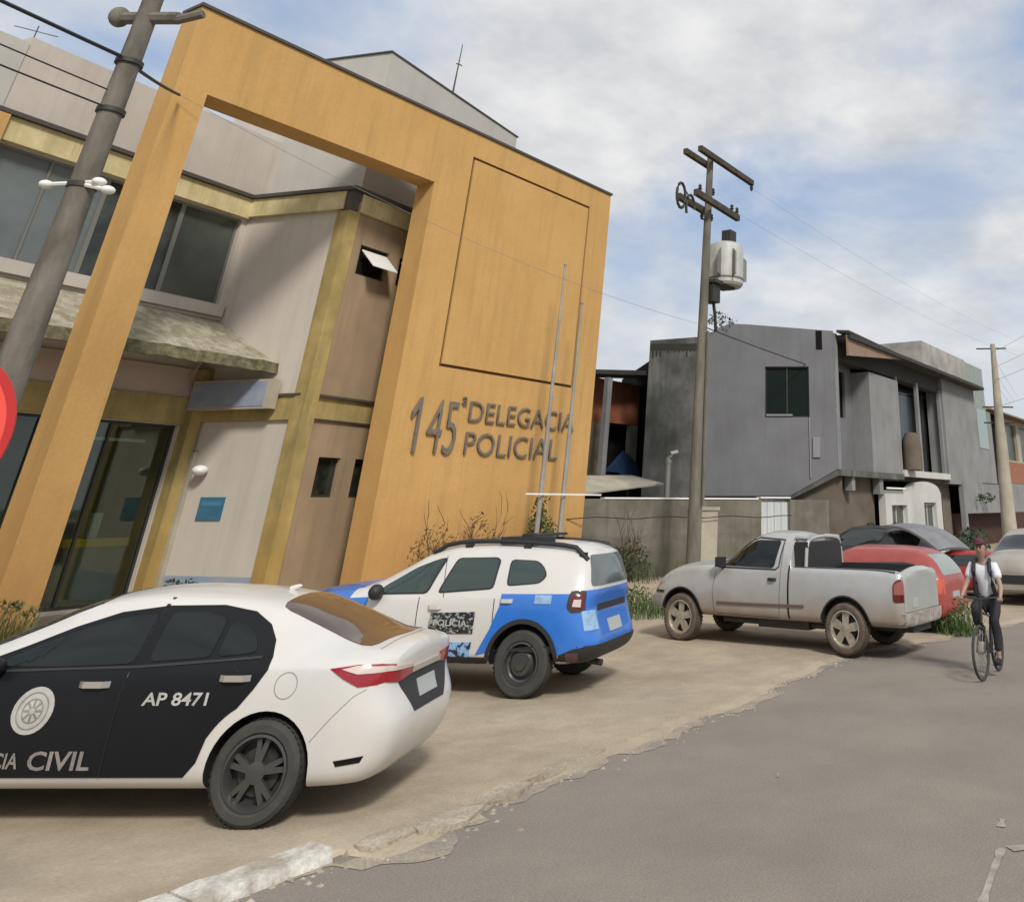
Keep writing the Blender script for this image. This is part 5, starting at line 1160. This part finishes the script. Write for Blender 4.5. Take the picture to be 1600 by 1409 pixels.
m = MB(); m.tube([(-.62, .3, .32), (-.80, .3, .30)], .035, 8); m.build('exhaust', M_iron, suv)
for y in (.79, -.79):
    for x in (0, 2.67): wheel(suv, x, y, .345, .22, .215, 'steel', M_tyre, M_rimb)

# ===== silver pickup
A_P = 87.5
o_ = place(13.26, 5.938, A_P, 1.0, .70)
pk = thing('pickup_truck', 'dusty silver single cab pickup with muddy wheels', 'pickup', (o_.x, o_.y, .03), R(A_P))
st = [(-.93, .42, .96, 1.04, .66, .66, .62), (-.90, .38, 1.01, 1.08, .72, .72, .67), (-.82, .36, 1.04, 1.105, .78, .77, .71), (-.3, .36, 1.06, 1.12, .83, .81, .73), (.5, .36, 1.06, 1.12, .83, .81, .73), (.93, .36, 1.06, 1.12, .83, .81, .73),
      (.955, .36, 1.06, 1.49, .83, .81, .60), (1.15, .36, 1.06, 1.54, .835, .81, .585), (1.5, .36, 1.055, 1.55, .835, .81, .59), (1.75, .36, 1.05, 1.49, .835, .81, .60), (2.2, .36, 1.04, 1.19, .835, .80, .66), (2.4, .36, 1.035, 1.11, .83, .795, .70),
      (2.9, .36, 1.0, 1.08, .83, .77, .68), (3.3, .38, .92, 1.02, .81, .73, .62), (3.6, .42, .76, .88, .74, .64, .54), (3.72, .46, .66, .74, .62, .55, .45)]
st = [(a[0], a[1], a[2], a[3], a[4] * .93, a[5] * .93, a[6] * .93) for a in st]
pkb = Car(pk, st, M_silver, [(0, .34, .405), (3.0, .34, .405)], None, cuts=[(-.84, .90, -.60, .60, .72, 1.5)])
for sd in ('L', 'R'):
    sg_ = 1 if sd == 'L' else -1
    w0 = pkb.decal('window', rcorn([(2.22, 1.09), (1.72, 1.43), (1.62, 1.46), (1.22, 1.46), (1.19, 1.43), (1.24, 1.08)]), sd, M_cglass2, .008)
    pkb.line('window_trim', [(2.3, 1.065), (1.2, 1.06), (1.15, 1.10), (1.13, 1.47), (1.62, 1.495), (1.75, 1.45), (2.32, 1.08)], sd, .02, M_silver if False else M_plast, .007)
    pkb.line('door_seam', [(2.33, 1.03), (2.37, .72), (2.33, .42), (1.12, .41), (1.10, 1.0), (1.13, 1.45)], sd, .008, mat('dusty seam', (.12, .11, .10), .8), .003)
    pkb.line('cab_gap', [(.955, 1.12), (.955, .36)], sd, .026, M_dark, .006)
    pkb.line('side_moulding', [(2.28, .565), (1.6, .57), (.68, .585)], sd, .04, mat('brown moulding', (.13, .09, .065), .7), .012)
    handle(pkb, pk, 1.25, .925, sd, M_plast, .15)
    pkb.line('arch_lip', arc(0, .34, .412, 0, 180, 24), sd, .022, M_plast, .008)
    pkb.line('arch_lip', arc(3.0, .34, .412, 0, 180, 24), sd, .022, M_plast, .008)
    lp = pkb.decal('tail_lamp', rcorn([(-.78, .70), (-.78, .93), (-.84, .99), (-.96, 1.0), (-.96, .70)]), sd, M_lampd, .010)
    pkb.decal('lens', [(-.80, .80), (-.80, .92), (-.86, .96), (-.96, .97), (-.96, .80)], sd, mat('dusty pink lens', (.30, .09, .08), .3), .016, parent=lp)
    pkb.decal('front_bumper', [(3.42, .42), (3.40, .62), (3.9, .60), (3.9, .46)], sd, mat('dusty bumper', (.33, .32, .31), .6, var=.2), .012)
    pkb.line('bumper_strip', [(3.36, .68), (3.8, .68)], sd, .035, M_plast, .01)
    pkb.line('bed_rail', [(.9, sg_ * .68), (-.9, sg_ * .68)], 'T', .03, M_plast, .006)
    pkb.decal('headlamp', rcorn([(3.42, .80), (3.42, .92), (3.8, .86), (3.8, .74)]), sd, M_plate, .008)
m = MB(); c = pkb.hit(2.22, 1.07, 'L', .01); m.box(c.x - .06, c.x + .05, c.y, c.y + .16, c.z, c.z + .14); m.build('mirror', M_plast, pk)
pkb.decal('windscreen', rcorn([(1.74, .55), (1.74, -.55), (2.28, -.66), (2.34, 0), (2.28, .66)]), 'T', M_cglass, .005)
pkb.decal('rear_window', [(.5, 1.14), (-.5, 1.14), (-.46, 1.44), (.46, 1.44)], 'B', M_cglass, .004) if False else None
pkb.decal('tailgate', [(.66, .58), (-.66, .58), (-.66, 1.08), (.66, 1.08)], 'B', mat('dull silver tailgate', (.36, .37, .35), .5, var=.15), .012)
pkb.decal('rear_bumper', [(.70, .40), (-.70, .40), (-.70, .56), (.70, .56)], 'B', mat('stone chipped bumper', (.42, .38, .34), .8, scale=14, col2=(.2, .17, .15)), .06)
pkb.decal('number_plate', [(.42, .62), (.22, .62), (.22, .74), (.42, .74)], 'B', M_plate, .02)
rb = MB(); pts = [(.72, .62, 1.10), (.72, .58, 1.40), (.72, .48, 1.49), (.72, 0, 1.52), (.72, -.48, 1.49), (.72, -.58, 1.40), (.72, -.62, 1.10)]
rb.tube(chaikin(pts, 2), .028, 10); rb.tube([(.70, .50, 1.49), (.96, .50, 1.50)], .035, 8); rb.tube([(.70, -.50, 1.49), (.96, -.50, 1.50)], .035, 8); rb.build('roll_bar', M_silver, pk, smooth=True)
rb = MB(); rb.box(.70, .93, -.60, .60, 1.05, 1.44); rb.build('headboard', M_plast, pk)
m = MB(); m.tube([(.4, .5, .33), (2.3, .5, .33)], .05, 8); m.box(-.9, 2.4, -.35, .35, .30, .42); m.box(.7, 1.6, .35, .6, .26, .38); m.build('chassis', M_iron, pk)
for y in (.69, -.69):
    for x in (0, 3.0): wheel(pk, x, y, .335, .22, .235, 'wide', M_tyred, M_rims, 5)

# ===== red hatchback behind the pickup
rd_ = thing('red_car', 'faded red low hatchback parked behind the silver pickup', 'car', (16.62, 6.0, .03), R(88), None, .87)
st = [(-.80, .42, .80, .86, .60, .55, .5), (-.77, .34, .9, 1.0, .72, .68, .58), (-.68, .26, .95, 1.15, .78, .76, .60), (-.5, .24, .97, 1.32, .80, .80, .58), (-.2, .22, .97, 1.42, .82, .81, .57), (.4, .22, .96, 1.46, .82, .81, .58), (1.1, .22, .94, 1.46, .82, .81, .58), (1.6, .22, .93, 1.34, .82, .80, .60), (2.2, .22, .9, 1.05, .82, .79, .66), (2.7, .24, .84, .94, .80, .76, .62), (3.1, .28, .72, .8, .72, .66, .5), (3.18, .34, .6, .68, .6, .5, .4)]
rc_ = Car(rd_, st, M_cred, [(0, .3, .34), (2.4, .3, .34)])
for sd in ('L', 'R'):
    rc_.decal('window', rcorn([(1.75, .98), (1.4, 1.18), (.0, 1.22), (-.25, 1.18), (-.1, 1.0)]), sd, M_cglass, .008)
    rc_.decal('tail_lamp', rcorn([(-.46, .70), (-.46, .92), (-.9, .95), (-.9, .68)]), sd, mat('orange lamp', (.55, .10, .05), .3), .012)
rc_.decal('rear_window', rcorn([(.56, 1.0), (.46, 1.36), (-.46, 1.36), (-.56, 1.0)]), 'B', mat('grey green rear glass', (.26, .30, .28), .2, spec=.8), .008)
rc_.decal('rear_bumper', [(.74, .30), (-.74, .30), (-.74, .50), (.74, .50)], 'B', M_cred, .03)
rc_.decal('number_plate', [(.2, .6), (-.2, .6), (-.2, .7), (.2, .7)], 'B', M_plate, .01)
for y in (.68, -.68):
    for x in (0, 2.4): wheel(rd_, x, y, .29, .18, .19, 'steel', M_tyre, M_rimd)

def simple_car(name, lab, x, y, a, sc, bm_, gm=M_cglass, hood=None):
    r_ = thing(name, lab, 'car', (x, y, 0), R(a), None, sc)
    c = Car(r_, st, bm_, [(0, .3, .34), (2.4, .3, .34)])
    for sd in ('L', 'R'):
        c.decal('window', rcorn([(1.75, 1.0), (1.3, 1.36), (.0, 1.38), (-.3, 1.3), (-.1, 1.02)]), sd, gm, .008)
        c.decal('headlamp', rcorn([(2.8, .62), (2.8, .78), (3.3, .74), (3.3, .6)]), sd, M_plate, .008)
        c.decal('tail_lamp', rcorn([(-.46, .70), (-.46, .92), (-.9, .95), (-.9, .68)]), sd, M_lampr, .012)
        c.line('door_seam', [(1.0, .95), (1.0, .3)], sd, .01, M_dark, .003)
    c.decal('rear_window', rcorn([(.56, 1.0), (.46, 1.36), (-.46, 1.36), (-.56, 1.0)]), 'B', gm, .008)
    c.decal('windscreen', rcorn([(1.62, .5), (1.62, -.5), (2.2, -.62), (2.2, .62)]), 'T', gm, .006)
    c.decal('grille', [(.5, .45), (-.5, .45), (-.5, .62), (.5, .62)], 'F', M_plast, .008)
    for yy in (.68, -.68):
        for xx in (0, 2.4): wheel(r_, xx, yy, .29, .18, .19, 'steel', M_tyre, M_rimd)
    return r_, c
bk, bc = simple_car('black_car', 'black car with raised grey tailgate behind the red car', 23.75, 9.15, 62, 1.0, M_cdark)
m = MB(); nn_ = 8; vs = []; 
for i in range(nn_ + 1):
    for j in range(nn_ + 1):
        u, v = i / nn_, j / nn_; vs.append((-.30 - 1.9 * u, (-.62 + 1.24 * v) * (1 - .12 * u), 1.52 - .50 * u + .16 * math.sin(math.pi * u) + .05 * math.sin(math.pi * v)))
k0 = len(vs); vs += [(v[0] + .02, v[1], v[2] - .05) for v in vs]
fs = []
for i in range(nn_):
    for j in range(nn_):
        a = i * (nn_ + 1) + j; q = (a, a + 1, a + nn_ + 2, a + nn_ + 1); fs.append(q); fs.append(tuple(k0 + t for t in q[::-1]))
for i in range(nn_):
    for a, b in ((i * (nn_ + 1), (i + 1) * (nn_ + 1)), (i * (nn_ + 1) + nn_, (i + 1) * (nn_ + 1) + nn_), (i, i + 1), (nn_ * (nn_ + 1) + i, nn_ * (nn_ + 1) + i + 1)): fs.append((a, b, k0 + b, k0 + a))
m.raw(vs, fs); m.build('tailgate', M_chood, bk, smooth=True, angle=50)
simple_car('small_red_car', 'small dark red car half hidden between the red hatchback and the cyclist', 23.2, 6.6, 95, .66, mat('deep red paint', (.30, .02, .015), .4))
simple_car('beige_car', 'dusty beige car cut by the right picture edge beyond the cyclist', 24.2, 5.35, 178, 1.0, M_cbeige)

# ---------------------------------------------------------------- cyclist
rr = Vector((13.30, 3.74, 0)); fr = rr + Vector((math.cos(R(181)), math.sin(R(181)), 0))
fx = (fr - rr).normalized(); ang = math.atan2(fx.y, fx.x)
BS = .90
bk_ = thing('bicycle', 'black bicycle ridden towards the camera on the road', 'bicycle', (rr.x, rr.y, 0), ang, None, BS)
def btube(name, pts, r, m_=M_iron, par=bk_, n=8):
    mb = MB(); mb.tube(pts, r, n); return mb.build(name, m_, par, smooth=True)
RW = .335
for x, s_ in ((0, 'r'), (.92, 'f')):
    mb = MB(); mb.lathe([(RW - .028, -.018), (RW - .006, -.018), (RW, 0), (RW - .006, .018), (RW - .028, .018), (RW - .034, 0), (RW - .028, -.018)], (0, 0, 0), 'Y', 40)
    wv = mb.build('wheel', M_tyre, bk_, smooth=True); wv.location = (x, 0, RW)
    if s_ == 'f': wv.rotation_euler = (0, 0, R(-4))
    mb = MB()
    for k in range(24):
        a = 2 * math.pi * k / 24; mb.tube([(0.02 * math.cos(a), .02 * (-1) ** k, .02 * math.sin(a)), ((RW - .03) * math.cos(a), 0, (RW - .03) * math.sin(a))], .0022, 3)
    mb.tube([(0, -.04, 0), (0, .04, 0)], .02, 8); mb.build('spokes', M_frame, wv)
BB = (.40, 0, .28); ST = (.22, 0, .78); HT = (.70, 0, .80); HB_ = (.74, 0, .68)
mb = MB()
for a, b, r_ in ((BB, ST, .017), (BB, HB_, .019), ((.24, 0, .72), HT, .016), ((HT[0] - .01, 0, .86), HB_, .02), (BB, (0, .06, RW), .010), (BB, (0, -.06, RW), .010), ((.235, 0, .72), (0, .06, RW), .009), ((.235, 0, .72), (0, -.06, RW), .009)): mb.tube([a, b], r_, 8)
mb.build('frame', M_cdark, bk_, smooth=True)
btube('fork', [(.75, .05, .64), (.80, .055, .5), (.92, .055, RW)], .012); btube('fork', [(.75, -.05, .64), (.80, -.055, .5), (.92, -.055, RW)], .012)
btube('handlebar', [(.62, .29, .97), (.69, .22, 1.0), (.71, 0, .97), (.69, -.22, 1.0), (.62, -.29, .97)], .014); btube('stem', [(.695, 0, .86), (.71, 0, .975)], .016)
for s_ in (1, -1): btube('grip', [(.615, .30 * s_, .967), (.65, .255 * s_, .987)], .02, M_plast)
mb = MB(); mb.ball((.18, 0, .84), .1, 8, (1.35, .75, .35)); mb.build('saddle', M_plast, bk_, smooth=True); btube('seat_post', [ST, (.19, 0, .83)], .014)
mb = MB(); mb.lathe([(.085, -.005), (.09, 0), (.085, .005), (.07, 0)], (BB[0], -.05, BB[2]), 'Y', 20); mb.build('chainring', M_iron, bk_)
PL, PR_ = (.40 + .10, .13, .28 - .13), (.40 - .10, -.13, .28 + .13)
btube('crank', [(BB[0], .07, BB[2]), (PL[0], .08, PL[2])], .012); btube('crank', [(BB[0], -.07, BB[2]), (PR_[0], -.08, PR_[2])], .012)
for q in (PL, PR_):
    mb = MB(); mb.box(q[0] - .04, q[0] + .04, q[1] - .045, q[1] + .045, q[2] - .012, q[2] + .012); mb.build('pedal', M_iron, bk_)

person = thing('person', 'cyclist in white short sleeved shirt, dark red cap and dark trousers riding the bicycle', 'person', (rr.x, rr.y, 0), ang, None, BS)
def skin(name, verts, edges, m_, par, sub=2, root=0):
    me = bpy.data.meshes.new(name); me.from_pydata([v[:3] for v in verts], edges, []); o = bpy.data.objects.new(name, me); COL.objects.link(o)
    sk = o.modifiers.new('s', 'SKIN'); sk.use_smooth_shade = True
    for i, v in enumerate(verts):
        dsk = me.skin_vertices[0].data[i]; dsk.radius = (v[3], v[4] if len(v) > 4 else v[3]); dsk.use_root = (i == root)
    ss = o.modifiers.new('ss', 'SUBSURF'); ss.levels = sub; ss.render_levels = sub
    dg = bpy.context.evaluated_depsgraph_get(); dg.update(); me2 = bpy.data.meshes.new_from_object(o.evaluated_get(dg)); bpy.data.objects.remove(o)
    me2.materials.clear(); me2.materials.append(m_)
    for p in me2.polygons: p.use_smooth = True
    me2.name = name; return link(name, me2, par)
# body: pelvis on the saddle, leaning forward to the bar
V = [(.20, 0, .93, .115, .13), (.24, 0, 1.08, .10, .125), (.30, 0, 1.24, .105, .14), (.345, 0, 1.36, .095, .13), (.375, 0, 1.44, .05, .05), (.40, 0, 1.50, .048, .048), (.425, 0, 1.575, .078, .07), (.43, 0, 1.66, .088, .076), (.425, 0, 1.71, .07, .062)]
E2 = [(i, i + 1) for i in range(8)]
def add_limb(fromi, pts):
    p = fromi
    for q in pts: V.append(q); E2.append((p, len(V) - 1)); p = len(V) - 1
    return p
for s_ in (1, -1):
    add_limb(3, [(.35, .165 * s_, 1.375, .058), (.40, .215 * s_, 1.25, .045), (.455, .265 * s_, 1.12, .037), (.55, .28 * s_, 1.05, .032), (.625, .285 * s_, 1.0, .024), (.655, .283 * s_, .985, .030)])
    kq = (.50, .13, .70) if s_ > 0 else (.52, -.14, .84)
    pq = PL if s_ > 0 else PR_
    add_limb(0, [(.24, .09 * s_, .90, .088), (.38, kq[1], (kq[2] + .92) / 2, .075), (kq[0], kq[1], kq[2], .058), (kq[0] - .05, kq[1], kq[2] - .18, .050), (pq[0] - .06, pq[1], pq[2] + .12, .035), (pq[0] - .07, pq[1], pq[2] + .05, .036), (pq[0] + .06, pq[1], pq[2] + .035, .033)])
body = skin('body', V, E2, M_skin, person)
# fingers curled round the grips
for s_ in (1, -1):
    for k in range(4):
        y = (.262 + .019 * k) * s_; L_ = (.9, 1.0, .96, .8)[k]
        skin('finger', [(.655, y, .992, .010), (.655 + .028 * L_, y, .985, .0095), (.655 + .030 * L_, y, .962, .009), (.655 + .010 * L_, y, .950, .008)], [(0, 1), (1, 2), (2, 3)], M_skin, person, 1)
    skin('thumb', [(.645, .262 * s_, .985, .012), (.648, .235 * s_, .975, .011), (.655, .222 * s_, .965, .009)], [(0, 1), (1, 2)], M_skin, person, 1)
# clothes follow the body
def cl(v, g): return tuple(v[:3]) + tuple(x + g for x in v[3:])
sh = [cl(V[i], .034) for i in (0, 1, 2, 3)]; sh[3] = (.35, 0, 1.385, .115, .15); se = [(0, 1), (1, 2), (2, 3)]
for s_ in (1, -1):
    b = len(sh); sh += [(.352, .165 * s_, 1.375, .086), (.385, .21 * s_, 1.28, .078), (.412, .228 * s_, 1.21, .07)]; se += [(3, b), (b, b + 1), (b + 1, b + 2)]
skin('shirt', sh, se, M_shirt, person)
for s_ in (1, -1):
    mb = MB(); mb.tube([(.32, .10 * s_, 1.47), (.44, .115 * s_, 1.44), (.47, .125 * s_, 1.32), (.42, .14 * s_, 1.14), (.36, .15 * s_, 1.0)], [.03, .034, .036, .034, .028], 8); mb.build('vest_strap', M_vest, person, smooth=True)
tv = [(.20, 0, .94, .128, .145)]; te = []
for s_ in (1, -1):
    kq = (.50, .13, .70) if s_ > 0 else (.52, -.14, .84); pq = PL if s_ > 0 else PR_
    b = len(tv); tv += [(.24, .09 * s_, .90, .102), (.38, kq[1], (kq[2] + .92) / 2, .09), (kq[0], kq[1], kq[2], .072), (kq[0] - .05, kq[1], kq[2] - .18, .062), (pq[0] - .06, pq[1], pq[2] + .14, .05)]
    te += [(0, b), (b, b + 1), (b + 1, b + 2), (b + 2, b + 3), (b + 3, b + 4)]
skin('trousers', tv, te, M_trous, person)
for q in (PL, PR_):
    skin('shoe', [(q[0] - .10, q[1], q[2] + .05, .042, .04), (q[0] - .01, q[1], q[2] + .045, .040, .036), (q[0] + .09, q[1], q[2] + .035, .034, .028), (q[0] + .125, q[1], q[2] + .03, .02, .018)], [(0, 1), (1, 2), (2, 3)], M_trous, person, 1)
mb = MB(); mb.ball((.422, 0, 1.705), .095, 10, (1.02, .9, .72)); mb.ball((.50, 0, 1.69), .07, 8, (1.1, .95, .15)); mb.build('cap', M_cap2, person, smooth=True)
mb = MB(); mb.ball((.39, 0, 1.66), .088, 10, (.85, 1.0, 1.0)); mb.build('hair', mat('dark hair', (.015, .01, .01), .8), person, smooth=True)
for s_ in (1, -1):
    mb = MB(); mb.ball((.502, .03 * s_, 1.645), .012, 6, (.6, 1.2, .7)); mb.build('eye', M_dark, person, smooth=True)
    mb = MB(); mb.ball((.425, .078 * s_, 1.63), .024, 6, (.6, .35, 1.1)); mb.build('ear', M_skin, person, smooth=True)
mb = MB(); mb.ball((.515, 0, 1.615), .018, 6, (.8, .7, 1.3)); mb.build('nose', M_skin, person, smooth=True)
mb = MB(); mb.ball((.495, 0, 1.575), .022, 6, (.4, 1.1, .28)); mb.build('mouth', mat('lips', (.25, .09, .08), .6), person, smooth=True)
